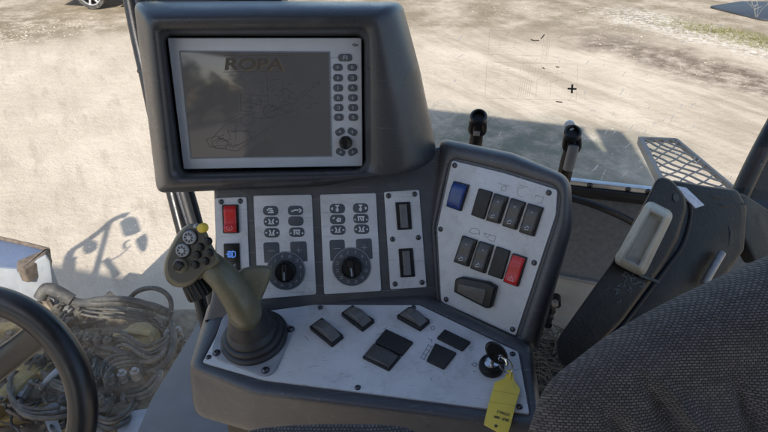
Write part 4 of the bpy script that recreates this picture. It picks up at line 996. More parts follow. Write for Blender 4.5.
# trim at far right
tag(obj('side_trim', slab(facing(748, 215, 1.0, -10, 30), roundpoly(uvs(facing(748, 215, 1.0, -10, 30), [(722, 190), (745, 193), (790, 222), (790, 262), (756, 262), (742, 232)]), .01, 5), -.02, 0, .006), M_CASE), 'dark grey trim panel behind the black side case at the right edge', 'trim')
LZ = FRONT.pt(545, 338).z
LED = horiz(LZ)
kind(obj('floor_ledge', slab(LED, [LED.uv(*p) for p in [(500, 332), (620, 348), (620, 440), (500, 470)]], -.10, 0, .004), M_FLOOR), 'structure')
straw = []
r6 = random.Random(5)
for k in range(150):
    x, y = r6.uniform(526, 566), r6.uniform(340, 420); p = LED.pt(x, y) + Vector((0, 0, r6.uniform(.01, .05))); a = r6.uniform(0, 6.28); l = r6.uniform(.015, .05)
    d = Vector((math.cos(a), math.sin(a), r6.uniform(-.3, .3))) * l
    straw.append(tube([p - d, p + Vector((0, 0, r6.uniform(-.01, .015))), p + d], .0012, 5, 2))
kind(tag(obj('straw_litter', join(*straw), M_STRAW), 'straw scraps littering the dark floor beside the console', 'straw'), 'stuff')

# ------------------------------------------------------------------ light
SUN_EL = 36.0; SUN_DX, SUN_DY = .28, .96
SUNV = Vector((-SUN_DX * math.cos(R(SUN_EL)), -SUN_DY * math.cos(R(SUN_EL)), math.sin(R(SUN_EL)))).normalized()   # towards the sun
w = bpy.data.worlds.new('World'); SC.world = w; w.use_nodes = True
nt = w.node_tree; bg = nt.nodes['Background']
sky = nt.nodes.new('ShaderNodeTexSky'); sky.sky_type = 'NISHITA'; sky.sun_disc = False
sky.sun_elevation = R(SUN_EL); sky.sun_rotation = math.atan2(SUNV.x, SUNV.y) % (2 * math.pi); sky.air_density = 1.0; sky.dust_density = 1.3; sky.ozone_density = 1.6
nt.links.new(sky.outputs[0], bg.inputs[0]); bg.inputs[1].default_value = .135
sl = bpy.data.lights.new('sun', 'SUN'); sl.energy = 4.25; sl.angle = R(.5); sl.color = (1.0, .94, .86)
so = bpy.data.objects.new('sun', sl); COL.objects.link(so); so.location = (0, -20, 30)
so.rotation_euler = SUNV.to_track_quat('Z', 'Y').to_euler()

# ------------------------------------------------------------------ ground
def gxy(px, py):
    p = GND.pt(px, py); return p.x, p.y
def ground_material():
    m, nt, out = new_mat('compacted_pale_dirt'); L = nt.links.new
    b = N(nt, 'ShaderNodeBsdfPrincipled'); b.inputs['Roughness'].default_value = .95; b.inputs['Specular IOR Level'].default_value = .2
    g = N(nt, 'ShaderNodeNewGeometry'); P = g.outputs['Position']
    def noise(s, d=6, r=.6, vec=P):
        n = N(nt, 'ShaderNodeTexNoise'); n.inputs['Scale'].default_value = s; n.inputs['Detail'].default_value = d; n.inputs['Roughness'].default_value = r; L(vec, n.inputs['Vector']); return n
    def mr(src, a, b_, c=0, d=1):
        n = N(nt, 'ShaderNodeMapRange'); L(src, n.inputs['Value']); n.inputs['From Min'].default_value = a; n.inputs['From Max'].default_value = b_; n.inputs['To Min'].default_value = c; n.inputs['To Max'].default_value = d; n.interpolation_type = 'SMOOTHSTEP'; return n.outputs[0]
    def mix(f, a, c):
        n = N(nt, 'ShaderNodeMix', data_type='RGBA'); L(f, n.inputs['Factor'])
        if isinstance(a, tuple): n.inputs['A'].default_value = (*a, 1)
        else: L(a, n.inputs['A'])
        n.inputs['B'].default_value = (*c, 1); return n.outputs['Result']
    def mul(a, c):
        n = N(nt, 'ShaderNodeMath', operation='MULTIPLY'); L(a, n.inputs[0])
        if isinstance(c, float): n.inputs[1].default_value = c
        else: L(c, n.inputs[1])
        return n.outputs[0]
    warp = noise(.9, 5, .6)
    wv = N(nt, 'ShaderNodeVectorMath', operation='MULTIPLY_ADD'); L(warp.outputs['Color'], wv.inputs[0]); wv.inputs[1].default_value = (1.5, 1.5, 0); L(P, wv.inputs[2])
    sh = N(nt, 'ShaderNodeVectorMath', operation='SUBTRACT'); L(wv.outputs[0], sh.inputs[0]); sh.inputs[1].default_value = (.75, .75, 0)
    def band(p0, p1, wid, soft):
        """1 inside a strip of soil between two points of the yard"""
        a = Vector(p0); d = (Vector(p1) - a); ln = d.length; d.normalize(); nn = Vector((-d.y, d.x))
        def dot(v, off):
            n = N(nt, 'ShaderNodeVectorMath', operation='DOT_PRODUCT'); L(sh.outputs[0], n.inputs[0]); n.inputs[1].default_value = (v.x, v.y, 0)
            s = N(nt, 'ShaderNodeMath', operation='SUBTRACT'); L(n.outputs['Value'], s.inputs[0]); s.inputs[1].default_value = v.dot(a); return s.outputs[0]
        ab = N(nt, 'ShaderNodeMath', operation='ABSOLUTE'); L(dot(nn, 0), ab.inputs[0])
        across = mr(ab.outputs[0], wid + soft, wid - soft * .5)
        al = dot(d, 0); return mul(across, mul(mr(al, -soft * 2, soft), mr(al, ln + soft * 2, ln - soft)))
    n1 = noise(.55, 8, .62); c = mix(mr(n1.outputs['Fac'], .38, .68), (.43, .358, .277), (.52, .443, .350))
    tdir = (Vector(gxy(830, 108)) - Vector(gxy(592, 38))).normalized()
    mpn = N(nt, 'ShaderNodeMapping'); mpn.vector_type = 'TEXTURE'; mpn.inputs['Rotation'].default_value = (0, 0, math.atan2(tdir.y, tdir.x)); mpn.inputs['Scale'].default_value = (3.2, .8, 1); L(P, mpn.inputs['Vector'])
    st = noise(1.3, 8, .68, mpn.outputs[0]); sepx = N(nt, 'ShaderNodeSeparateXYZ'); L(P, sepx.inputs[0])
    c = mix(mul(mr(st.outputs['Fac'], .44, .66), mr(sepx.outputs['X'], -1.5, 3.0, .30, .85)), c, (.285, .232, .172))
    st2 = noise(5, 8, .72, mpn.outputs[0]); c = mix(mul(mr(st2.outputs['Fac'], .50, .68), .55), c, (.31, .255, .192))
    n2 = noise(7, 8, .7); c = mix(mul(mr(n2.outputs['Fac'], .54, .74), .26), c, (.27, .22, .165))
    # rough verge on the left
    ax_, ay_ = gxy(-120, 40); bx_, by_ = gxy(60, 22)
    rough = band((ax_, ay_), (bx_, by_), 1.1, .9)
    n3 = noise(2.2, 8, .75); c = mix(mul(rough, mr(n3.outputs['Fac'], .40, .60)), c, (.155, .118, .072))
    far = band(gxy(-300, 2), gxy(1100, 2), 2.6, 1.6); c = mix(mul(far, mr(noise(1.1, 7, .7).outputs['Fac'], .30, .65)), c, (.19, .15, .098))
    # wet soil rut and turf strip on the right
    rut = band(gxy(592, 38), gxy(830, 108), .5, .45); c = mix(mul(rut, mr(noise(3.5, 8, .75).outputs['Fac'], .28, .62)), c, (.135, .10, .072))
    rut2 = band(gxy(540, 18), gxy(640, 48), .5, .5); c = mix(mul(rut2, mul(mr(noise(4, 8, .75).outputs['Fac'], .42, .66), .8)), c, (.20, .165, .125))
    pale = band(gxy(620, 12), gxy(860, 78), .55, .5); c = mix(mul(pale, mr(noise(9, 6, .7).outputs['Fac'], .42, .62)), c, (.56, .51, .44))
    turf = band(gxy(672, 20), gxy(860, 64), .42, .4); c = mix(mul(turf, mr(noise(2.5, 8, .8).outputs['Fac'], .40, .62)), c, (.17, .15, .065))
    green = band(gxy(425, 150), gxy(620, 172), 1.1, .6); c = mix(mul(green, mr(noise(2.0, 8, .75).outputs['Fac'], .28, .60)), c, (.15, .158, .12))  # green-grey strip, the machine's shadow painted deeper into the ground colour
    n4 = noise(60, 4, .7); c = mix(mul(mr(n4.outputs['Fac'], .56, .70), .26), c, (.22, .185, .14))
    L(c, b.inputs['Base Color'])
    hs = N(nt, 'ShaderNodeMath', operation='MULTIPLY_ADD'); L(n2.outputs['Fac'], hs.inputs[0]); hs.inputs[1].default_value = 2.2; L(noise(38, 6, .75).outputs['Fac'], hs.inputs[2])
    bp = N(nt, 'ShaderNodeBump'); bp.inputs['Strength'].default_value = .7; bp.inputs['Distance'].default_value = .013; L(hs.outputs[0], bp.inputs['Height']); L(bp.outputs[0], b.inputs['Normal'])
    L(b.outputs[0], out.inputs['Surface']); return m
M_GROUND = ground_material()
gv, gf = [], []
NXG, NYG = 90, 90
def gz(x, y):
    return .035 * math.sin(x * .7 + 1) * math.sin(y * .5) * min(1, max(0, (abs(x) + abs(y) - 3) / 8)) if abs(x) < 30 and abs(y) < 40 else 0
for j in range(NYG + 1):
    for i in range(NXG + 1):
        x = ((i / NXG - .5) * 2); y = j / NYG; x = x * 12 + math.copysign(abs(x) ** 5 * 190, x); y = -20 + y * 45 + y ** 6 * 220 if y > 0 else -120
        gv.append((x, y, gz(x, y)))
for j in range(NYG):
    for i in range(NXG): gf.append([j * (NXG + 1) + i, j * (NXG + 1) + i + 1, (j + 1) * (NXG + 1) + i + 1, (j + 1) * (NXG + 1) + i])
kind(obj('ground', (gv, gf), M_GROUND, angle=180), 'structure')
# loose stones
r7 = random.Random(3); sv, sf = [], []
OCT = [(1, 0, 0), (-1, 0, 0), (0, 1, 0), (0, -1, 0), (0, 0, 1), (0, 0, -.4)]; OF = [[0, 2, 4], [2, 1, 4], [1, 3, 4], [3, 0, 4], [2, 0, 5], [1, 2, 5], [3, 1, 5], [0, 3, 5]]
def stone(x, y, s):
    k = len(sv); a = r7.uniform(0, 6.28)
    for p in OCT:
        q = [c_ * s * r7.uniform(.6, 1.25) for c_ in p]; sv.append((x + q[0] * math.cos(a) - q[1] * math.sin(a), y + q[0] * math.sin(a) + q[1] * math.cos(a), gz(x, y) + q[2] * .45))
    sf.extend([[i + k for i in q] for q in OF])
def scatter(n, px, s0, s1):
    for k in range(n):
        t = r7.random(); i = r7.randrange(len(px) - 1) if len(px) > 1 else 0
        (x0, y0), (x1, y1) = px[i], px[i + 1]
        X, Y = gxy(lerp(x0, x1, t), lerp(y0, y1, t)); stone(X + r7.gauss(0, .45), Y + r7.gauss(0, .45), r7.uniform(s0, s1) * (1 + (r7.random() < .04) * .7))
scatter(420, [(-40, 45), (90, 22)], .008, .026); scatter(200, [(0, 90), (140, 40)], .006, .016)
scatter(700, [(600, 14), (800, 66)], .008, .020); scatter(300, [(600, 38), (830, 108)], .006, .017); scatter(500, [(480, 10), (760, 20)], .008, .02)
for k in range(2600):
    X, Y = gxy(r7.uniform(400, 768), r7.uniform(10, 178)); stone(X, Y, r7.uniform(.003, .009) * (1 + (r7.random() < .04)))
for k in range(1300):
    X, Y = gxy(r7.uniform(0, 150), 20 + 190 * r7.random() ** 1.6); stone(X, Y, r7.uniform(.003, .008))
kind(tag(obj('gravel', (sv, sf), M_STONE, angle=10), 'small pale stones scattered over the dirt yard', 'gravel'), 'stuff')
# grass tufts in the strip
tv, tf = [], []
for k in range(1500):
    t = r7.random(); X, Y = gxy(lerp(690, 850, t), lerp(28, 62, t)); X += r7.gauss(0, .25); Y += r7.gauss(0, .22)
    for q in range(3):
        a = r7.uniform(0, 6.28); l = r7.uniform(.03, .09); kx = len(tv); wx, wy = .004 * math.cos(a + 1.57), .004 * math.sin(a + 1.57)
        tv += [(X - wx, Y - wy, 0), (X + wx, Y + wy, 0), (X + math.cos(a) * l * .7, Y + math.sin(a) * l * .7, l)]; tf.append([kx, kx + 1, kx + 2])
kind(tag(obj('grass', (tv, tf), M_GRASS), 'strip of short yellowing grass along the far track', 'grass'), 'stuff')

# flat dark blue patch with a weed at its edge, top right
tc = [gxy(710, 7), gxy(742, 1), gxy(800, 3), gxy(800, 20), gxy(752, 18)]
HT = horiz(.03)
tag(obj('dark_patch', slab(HT, roundpoly([HT.uv(*p) for p in [(709, 6.5), (742, 1.5), (800, 2), (800, 22), (762, 19.5), (735, 13)]], .1, 4), -.02, .012, .005), M_DARK_PATCH), 'flat dark blue patch on the far grass at the top right corner', 'sheet')
wd = thing('dry_weed', 'pale leafless weed standing at the edge of the dark blue patch', 'weed', Vector((*gxy(756, 18), 0)))
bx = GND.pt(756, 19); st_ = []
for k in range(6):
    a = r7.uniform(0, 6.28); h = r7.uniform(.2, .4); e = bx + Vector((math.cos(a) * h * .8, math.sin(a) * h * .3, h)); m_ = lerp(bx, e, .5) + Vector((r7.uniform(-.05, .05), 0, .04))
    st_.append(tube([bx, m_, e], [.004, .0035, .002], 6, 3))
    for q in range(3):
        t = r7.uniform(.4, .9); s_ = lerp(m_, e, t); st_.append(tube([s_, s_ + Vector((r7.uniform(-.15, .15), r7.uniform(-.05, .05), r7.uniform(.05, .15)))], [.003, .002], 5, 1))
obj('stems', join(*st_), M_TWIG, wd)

# parked car, only its lower flank in view
cx, cy = gxy(94, 9.5)
car = thing('parked_car', 'dark parked car with silver alloy wheels at the far edge of the yard', 'car', (cx, cy, 0))
prof = [(-.95, .32), (-.98, .55), (-.9, .80), (-.55, .95), (.15, 1.02), (.75, 1.42), (1.9, 1.47), (2.75, 1.12), (3.25, 1.0), (3.4, .75), (3.35, .34), (3.05, .25)]
def arch(c, r=.37): return [(c + r * math.cos(R(a)), .32 + r * math.sin(R(a))) for a in range(-12, 193, 17)]
under = [(2.62 + .40, .22)] + arch(2.62) + [(2.2, .20), (.4, .20)] + arch(0) + [(-.45, .24)]
outl = prof + under
body = []
for y, k in ((0, .0), (.02, 0), (1.72, 0), (1.74, 0)):
    body.append([Vector((cx + x * 1.0, cy - .02 + y + (.16 * max(0, z - .9) if y < 1 else -.16 * max(0, z - .9)), z)) for x, z in outl])
obj('body', loft([body[0], body[-1]], cap0=True, cap1=True), M_CARPAINT, car, angle=20)
obj('window_band', ([Vector((cx + x, cy - .025 + .16 * (z - .9), z)) for x, z in ((.35, 1.03), (.85, 1.36), (1.85, 1.40), (2.5, 1.10))], [[0, 1, 2, 3]]), M_BLACK, car)
obj('sill_trim', obox(Vector((cx + 1.31, cy - .03, .27)), Vector((1, 0, 0)), Vector((0, 1, 0)), Vector((0, 0, 1)), 1.75, .03, .10, .01), M_BLACK, car)
for wx in (0, 2.62):
    for wy in (.06, 1.62):
        o = Vector((cx + wx, cy + wy, .315)); A = Vector((0, -1, 0))
        ty = obj('wheel', lathe(o + A * -.10, A, [(.22, 0), (.30, .01), (.315, .05), (.315, .15), (.30, .19), (.225, .20), (.22, .15), (.0, .12)], 40), M_TYRE, car)
        sp = [lathe(o + A * .06, A, [(.225, 0), (.225, .035), (.205, .04), (.20, .01), (.20, 0)], 40), lathe(o + A * .06, A, [(.05, 0), (.05, .03), (0, .032)], 20)]
        for k in range(7):
            a = k / 7 * 6.2832; d = Vector((math.cos(a), 0, math.sin(a)))
            sp.append(obox(o + A * .075 + d * .12, d, A.cross(d), A, .18, .045, .02, .004))
        obj('rim', join(*sp), M_RIM, ty)

# step outside the window; lattice bars stand in for shadow streaks on it
HS = horiz(1.55)
sp_px = [(640.5, 138), (676, 139.5), (742, 195), (669, 195)]
stp = thing('shadow_lattice_step', 'grey step with shadow-streak lattice outside the window lying above the sunlit dirt', 'step', HS.pt(680, 165))
sq_ = [Vector(HS.uv(*p)) for p in sp_px]
def hbar(a, b, wd_, h0, h1):
    d = (b - a).normalized(); n_ = Vector((-d.y, d.x)) * wd_ / 2
    return slab(HS, [a - n_, b - n_, b + n_, a + n_], h0, h1, 0)
fr = [hbar(sq_[3], sq_[0], .026, -.035, .008), hbar(sq_[0], sq_[1], .016, -.02, .006), hbar(sq_[1], sq_[2], .016, -.02, .007)]
obj('frame', join(*fr), M_STEP_AND_SHADOW, stp)
Q = lambda s, t: lerp(lerp(sq_[0], sq_[1], s), lerp(sq_[3], sq_[2], s), t)
lat = []
for k in range(-10, 14):
    for sg in (1, -1):
        pts = []
        for i in range(25):
            t = i / 24; s = (k / (3.6 if sg > 0 else 2.6) + sg * t * (1.9 if sg > 0 else 2.6)) + .02 * math.sin(k * 3.1 + t * 9) + .03 * math.sin(t * 25 + k)
            if 0 <= s <= 1: pts.append(Q(s, t))
        for a, b in zip(pts, pts[1:]): lat.append(hbar(a, b, .010 if sg > 0 else .006, -.005 + (.001 if sg > 0 else 0), .002 + (.001 if sg > 0 else 0)))
obj('shadow_streak_lattice', join(*lat), M_STEP_AND_SHADOW, stp)

# ------------------------------------------------------------------ machinery in front of the low glass
HM = horiz(.98)
mc = thing('hydraulic_machinery', 'mud caked yellow machinery with tangled hydraulic hoses below the windscreen', 'machinery', HM.pt(110, 360))
r8 = random.Random(17)
edge = [(-60, 270), (45, 290), (110, 300), (205, 318), (240, 340), (250, 480), (-80, 520)]
# muddy tray as a bumpy sheet with a skirt
bp_ = roundpoly([HM.uv(*p) for p in edge], .02, 3)
obj('tray', slab(HM, bp_, -.45, -.02, .01), M_MUD, mc)
V, Fc = [], []; NXm, NYm = 80, 60
import mathutils.noise as mn
u0_, v0_ = HM.uv(-60, 480); u1_, v1_ = HM.uv(245, 480); _, vt = HM.uv(100, 302)
uL = HM.uv(-60, 300)[0]; uR = HM.uv(200, 330)[0]
for j in range(NYm + 1):
    for i in range(NXm + 1):
        u = lerp(uL, uR, i / NXm); v = lerp(v0_, vt, j / NYm)
        e = min(i, NXm - i, j, NYm - j) / 6; q = mn.noise((u * 6, v * 6, 1)) * .06 + mn.noise((u * 17, v * 17, 4)) * .030 + mn.noise((u * 45, v * 45, 9)) * .012
        V.append(HM.w(u, v, min(1, e) * (q + .02) - (1 - min(1, e)) * .05))
for j in range(NYm):
    for i in range(NXm): Fc.append([j * (NXm + 1) + i, j * (NXm + 1) + i + 1, (j + 1) * (NXm + 1) + i + 1, (j + 1) * (NXm + 1) + i])
md = obj('caked_mud', (V, Fc), M_MUD, mc, angle=180)
def mp(x, y, z): return HM.pt(x, y, z)
def blk(c_, sx, sy, sz, rz, tl=0):
    q = Quaternion(Vector((0, 0, 1)), rz) @ Quaternion(Vector((1, 0, 0)), tl)
    return obox(c_, q @ Vector((1, 0, 0)), q @ Vector((0, 1, 0)), q @ Vector((0, 0, 1)), sx, sy, sz, min(sx, sy, sz) * .12)
def region():
    while True:
        x, y = r8.uniform(-10, 190), r8.uniform(300, 440)
        if y > 298 + max(0, x - 60) * .12 and x < 205 - (y - 320) * .55: return x, y
def manifold(px, py, z, L_, W_, H_, rz, m, n_):
    """cast valve bank with a row of solenoid caps and side ports"""
    q = Quaternion(Vector((0, 0, 1)), R(rz)); ax_ = q @ Vector((1, 0, 0)); ay_ = q @ Vector((0, 1, 0)); az_ = Vector((0, 0, 1)); c_ = mp(px, py, z)
    b_ = obj('valve_block', obox(c_, ax_, ay_, az_, L_, W_, H_, .006), m, mc)
    for k in range(n_):
        u_ = (k + .5) / n_ - .5; r_ = L_ / n_ * .36
        obj('solenoid', lathe(c_ + ax_ * u_ * L_ * .94 + az_ * H_ / 2, az_, [(r_ * 1.1, 0), (r_ * 1.1, .010), (r_, .011), (r_, .045), (r_ * .5, .047), (r_ * .5, .06), (0, .06)], 16), r8.choice((M_HOSE, M_HOSE2, M_FIT)), b_)
        obj('port', lathe(c_ + ax_ * u_ * L_ * .94 - ay_ * W_ / 2, -ay_, [(r_ * .9, 0), (r_ * .9, .018), (r_ * .65, .02), (r_ * .65, .035), (0, .035)], 6), M_FIT, b_)
manifold(92, 352, .05, .26, .09, .09, -8, M_HOSE2, 5)
manifold(120, 388, .05, .22, .09, .08, 12, M_RUST, 4)
manifold(28, 368, .05, .24, .09, .08, -15, M_MUDYEL, 4)
manifold(86, 412, .05, .20, .08, .08, 5, M_HOSE2, 4)
manifold(72, 322, .04, .18, .08, .07, -10, M_RUST, 3)
manifold(176, 344, .02, .10, .07, .07, 30, M_HOSE2, 2)
for (xa, ya, xb, yb, wd_) in ((60, 336, 178, 330, .05), (10, 352, 130, 372, .045), (100, 405, 165, 362, .04), (-10, 425, 90, 396, .05)):
    a_, b_ = mp(xa, ya, .02), mp(xb, yb, .02); d_ = (b_ - a_); l_ = d_.length; d_.normalize()
    obj('beam', obox((a_ + b_) / 2, d_, Vector((0, 0, 1)).cross(d_), Vector((0, 0, 1)), l_, wd_, .04, .004), r8.choice((M_MUDYEL, M_MUD)), mc)
for k in range(24):
    x, y = region(); o = mp(x, y, .06); a = Vector((r8.uniform(-1, 1), r8.uniform(-1, 1), r8.uniform(0, .7))).normalized(); r_ = r8.uniform(.010, .022)
    obj('hose_fitting', lathe(o, a, [(r_ * 1.3, 0), (r_ * 1.3, r_ * 1.5), (r_, r_ * 1.6), (r_, r_ * 4), (r_ * 1.2, r_ * 4.1), (r_ * 1.2, r_ * 5), (0, r_ * 5)], 6), r8.choice((M_FIT, M_HOSE, M_RUST, M_MUD)), mc)
def hose(px, z, r, m=None): return obj('hose', tube([mp(x, y, q) for (x, y), q in zip(px, z)], r, 12, 7), m or r8.choice((M_HOSE, M_HOSE2)), mc)
hose([(42, 291), (60, 296), (82, 303), (120, 302), (150, 306), (168, 313)], [.10, .12, .13, .13, .12, .10], .022, M_HOSE)
hose([(70, 308), (95, 300), (130, 300), (160, 309)], [.10, .15, .16, .12], .016, M_HOSE)
hose([(128, 300), (138, 291), (152, 288), (164, 292), (171, 302), (169, 318), (160, 332)], [.1, .16, .20, .2, .16, .1, .05], .012, M_HOSE)
hose([(172, 322), (174, 340), (168, 360), (150, 372), (135, 366)], [.1, .12, .12, .1, .06], .015)
hose([(168, 330), (166, 346), (158, 358), (142, 362), (132, 352)], [.1, .12, .14, .12, .08], .012)
hose([(96, 346), (115, 350), (134, 357), (142, 372), (136, 386)], [.1, .13, .12, .1, .05], .012)
def bundle(px, z, n_, gap, r):
    for k in range(n_):
        o_ = (k - (n_ - 1) / 2) * gap
        pts = [(x + o_ * .35 + r8.uniform(-.8, .8), y + o_ + r8.uniform(-.8, .8)) for x, y in px]
        hose(pts, [q + r8.uniform(-.012, .012) for q in z], r * r8.uniform(.8, 1.1))
bundle([(104, 348), (122, 338), (146, 352), (166, 344), (178, 330)], [.06, .14, .15, .12, .06], 4, 4.2, .008)
bundle([(80, 350), (66, 344), (58, 330), (66, 316), (84, 310)], [.06, .13, .14, .12, .08], 3, 4, .008)
bundle([(112, 394), (104, 378), (112, 364), (132, 360), (156, 366)], [.06, .14, .15, .13, .06], 4, 4, .0075)
bundle([(128, 396), (146, 392), (158, 378), (160, 362)], [.06, .14, .13, .08], 3, 4, .009)
bundle([(40, 372), (56, 384), (74, 388), (92, 378), (98, 362)], [.07, .13, .15, .13, .08], 3, 4, .008)
bundle([(20, 374), (10, 392), (22, 410), (48, 414), (80, 408)], [.06, .12, .13, .12, .07], 3, 4.5, .009)
bundle([(92, 416), (110, 424), (128, 414), (138, 398)], [.07, .14, .13, .07], 3, 4, .008)
bundle([(60, 304), (90, 312), (120, 314), (150, 320), (172, 336)], [.08, .12, .11, .1, .05], 3, 3.6, .007)
for k in range(10):       # solenoids and unions standing in the dirt
    x, y = region(); o = mp(x, y, .02); r_ = r8.uniform(.014, .03); a = Vector((r8.uniform(-.5, .5), r8.uniform(-.6, .2), r8.uniform(.4, 1))).normalized(); h_ = r8.uniform(.05, .10)
    so_ = obj('solenoid', lathe(o, a, [(r_ * 1.25, 0), (r_ * 1.25, h_ * .2), (r_, h_ * .22), (r_, h_ * .75), (r_ * .55, h_ * .78), (r_ * .55, h_), (0, h_)], 18), r8.choice((M_HOSE, M_MUD, M_MUDYEL, M_RUST, M_HOSE2)), mc)
cl = []
for k in range(130):
    x, y = region(); s = r8.uniform(.005, .022); cl.append(blk(mp(x, y, r8.uniform(.0, .07)), s * r8.uniform(.6, 2), s, s * r8.uniform(.4, 1), r8.uniform(0, 3), r8.uniform(-.6, .6)))
dbm = {}
for k, g in enumerate(cl): dbm.setdefault(k % 4, []).append(g)
for k, m_ in enumerate((M_MUD, M_RUST, M_HOSE, M_MUD)): kind(obj('mud_clods', join(*dbm[k]), m_, mc), 'stuff')
for k in range(30):
    x, y = region(); a = r8.choice((0, 3.14, .5, 2.6)) + r8.uniform(-.6, .6); p = [(x, y)]; zz = [.05]
    for q in range(5):
        a += r8.uniform(-.75, .75); l = r8.uniform(6, 13); p.append((p[-1][0] + l * math.cos(a), p[-1][1] + l * .6 * math.sin(a))); zz.append(r8.uniform(.05, .13))
    if any(px_ > 205 - (py_ - 318) * .6 or py_ < 297 + max(0, px_ - 60) * .12 for px_, py_ in p): continue
    obj('hose', tube([mp(x_, y_, q_) for (x_, y_), q_ in zip(p, zz)], r8.uniform(.003, .0075), 8, 6), r8.choice((M_HOSE, M_RUST, M_HOSE2)), mc)
obj('pump_housing', lathe(mp(141, 344, .03), (mp(141, 330, .16) - mp(141, 344, .03)).normalized(), [(.085, 0), (.09, .02), (.085, .06), (.065, .075), (.06, .10), (.035, .11), (0, .11)], 28), M_MUDYEL, mc, label='muddy yellow pump housing among the hoses')
obj('mounting_arm', tube([mp(114, 335, .13), mp(130, 331, .15), mp(150, 334, .13)], .016, 10, 3, flat=.5), M_MUDYEL, mc)
obj('beam', obox(mp(5, 330, .06), Vector((1, .1, 0)).normalized(), Vector((-.1, 1, 0)).normalized(), Vector((0, 0, 1)), .5, .05, .06, .006), M_MUDYEL, mc)
obj('beam', obox(mp(-2, 408, .06), Vector((.3, 1, 0)).normalized(), Vector((1, -.3, 0)).normalized(), Vector((0, 0, 1)), .5, .07, .08, .006), M_MUDYEL, mc)
cb = mp(46, 357, .10); ca_ = (mp(62, 353, .10) - cb).normalized(); pr = []
for k in range(9): pr += [(.032, k * .009), (.026, k * .009 + .005)]
obj('spring_boot', lathe(cb, ca_, [(0, 0)] + pr + [(0, .084)], 24), M_BOOT, mc)
obj('nozzle', tube([mp(58, 371, .13), mp(49, 379, .12), mp(40, 389, .09)], [.016, .014, .009], 14, 3), M_PALEPLATE, mc, label='pale plastic nozzle')
for px in ([(40, 412), (48, 404), (56, 402), (63, 408), (62, 416), (58, 420), (62, 432), (50, 434), (46, 424)],):
    H2 = horiz(1.06); obj('torn_plate', slab(H2, [H2.uv(*p) for p in px], -.004, 0, .001), M_PALEPLATE, mc)
H2 = horiz(1.10); obj('cover_plate', slab(H2, roundpoly([H2.uv(*p) for p in [(122, 412), (152, 407), (168, 450), (112, 450)]], .02, 4), -.02, 0, .006), M_PALEPLATE, mc)
# sheet-metal box on the left
HB = horiz(1.30)
bx_ = thing('sheet_metal_box', 'grey sheet metal box with bluish shade-tinted lid and mud caked corner beside the machinery', 'box', HB.pt(20, 255, -.3))
lid = [(-70, 226), (0, 238.2), (48, 249.3), (46.5, 254), (18, 268), (-70, 262)]
obj('lid', slab(HB, [HB.uv(*p) for p in lid], -.006, .0, .002), M_LID_SHADE, bx_)
lo_ = [Vector(HB.uv(*p)) for p in [(-70, 228), (0, 240), (46, 250.5), (43, 255), (16, 268), (-70, 262)]]
obj('side_wall', loft([[HB.w(x, y, -.006) for x, y in lo_], [HB.w(x, y, -.55) for x, y in lo_]], cap1=True), M_PALEPLATE, bx_)
obj('rim_edge', join(tube([HB.pt(-70, 226, .004), HB.pt(0, 238.2, .004), HB.pt(48, 249.3, .004)], .010, 8, 2), tube([HB.pt(48, 249.3, 0), HB.pt(50, 270, -.12), HB.pt(53, 300, -.30), HB.pt(56, 328, -.46)], .010, 8, 3)), M_RUST, bx_)
bm_v, bm_f = slab(HB, roundpoly([HB.uv(*p) for p in [(48.5, 249), (46, 258), (24, 271), (17, 269), (17, 262)]], .01, 4), -.07, .010, .012)
obj('mud_caked_corner', (bm_v, bm_f), M_RUST, bx_)
obj('yellow_bracket', loft([[HB.pt(x, y, h) for x, y in ((19, 268), (30, 268), (33, 264), (22, 264))] for h in (-.07, -.16, -.24)], cap0=True, cap1=True), M_MUDYEL, bx_)
VPB = Pl(HB.pt(34, 268, -.02), Vector((.42, -.9, .12)), None)
obj('end_panel', slab(VPB, roundpoly(uvs(VPB, [(18, 271), (46, 256), (50, 262), (58, 332), (44, 340), (30, 318), (22, 298)]), .008, 3), -.02, 0, .002), M_PALEPLATE, bx_)
obj('elbow_pipe', tube([HB.pt(40, 298, -.16), HB.pt(46, 289, -.12), HB.pt(56, 291, -.13), HB.pt(72, 300, -.18)], .03, 14, 5), M_HOSE, bx_)

# ------------------------------------------------------------------ unseen casters: roof and rear block shaped for their shade, mirror arm
def sunhit(px, py, z):
    g_ = GND.pt(px, py); return g_ + SUNV * (z / SUNV.z)
ro = [sunhit(px, py, 4.8) for px, py in [(380, 112), (584, 129), (585, 134), (604, 154), (607, 153), (595, 130), (622, 133), (633, 147), (650, 172), (664, 196)]]  # unseen roof, raised and outlined to throw the ground shadow
ro = [Vector((-1.35, ro[0].y + .1, 4.8))] + ro[1:] + [Vector((1.12, -.8, 4.8)), Vector((1.12, -3.1, 4.8)), Vector((-1.35, -3.1, 4.8))]
kind(obj('roof_shadow_caster', loft([ro, [p + Vector((0, 0, .04)) for p in ro]], cap0=True, cap1=True), M_CASTER_AND_WALL), 'structure')
rw = [box((-1.1, -1.52, 3.2), (1.4, -1.47, 3.5)), box((-1.1, -1.52, 1.7), (1.4, -1.47, 2.4))] + [box((x - .05, -1.52, 2.402), (x + .05, -1.47, 4.798 if abs(x) > 1 else 3.198)) for x in (-1.05, -.35, .45, 1.35)]
kind(obj('cab_rear_wall', join(*rw), M_CASTER_AND_WALL), 'structure')
BA, BB = Vector((-4.6, -1.66, 0)), Vector((1.6, -3.2, 0)); bd = (BB - BA).normalized(); bnr = Vector((bd.y, -bd.x, 0)) * 1
if bnr.y > 0: bnr = -bnr
def bprism(s0, s1, z0, z1, thick=1.6):
    a = BA + bd * s0; b_ = BA + bd * s1
    q = [a, b_, b_ + bnr * thick, a + bnr * thick]
    return loft([[p + Vector((0, 0, z0)) for p in q], [p + Vector((0, 0, z1)) for p in q]], cap0=True, cap1=True)
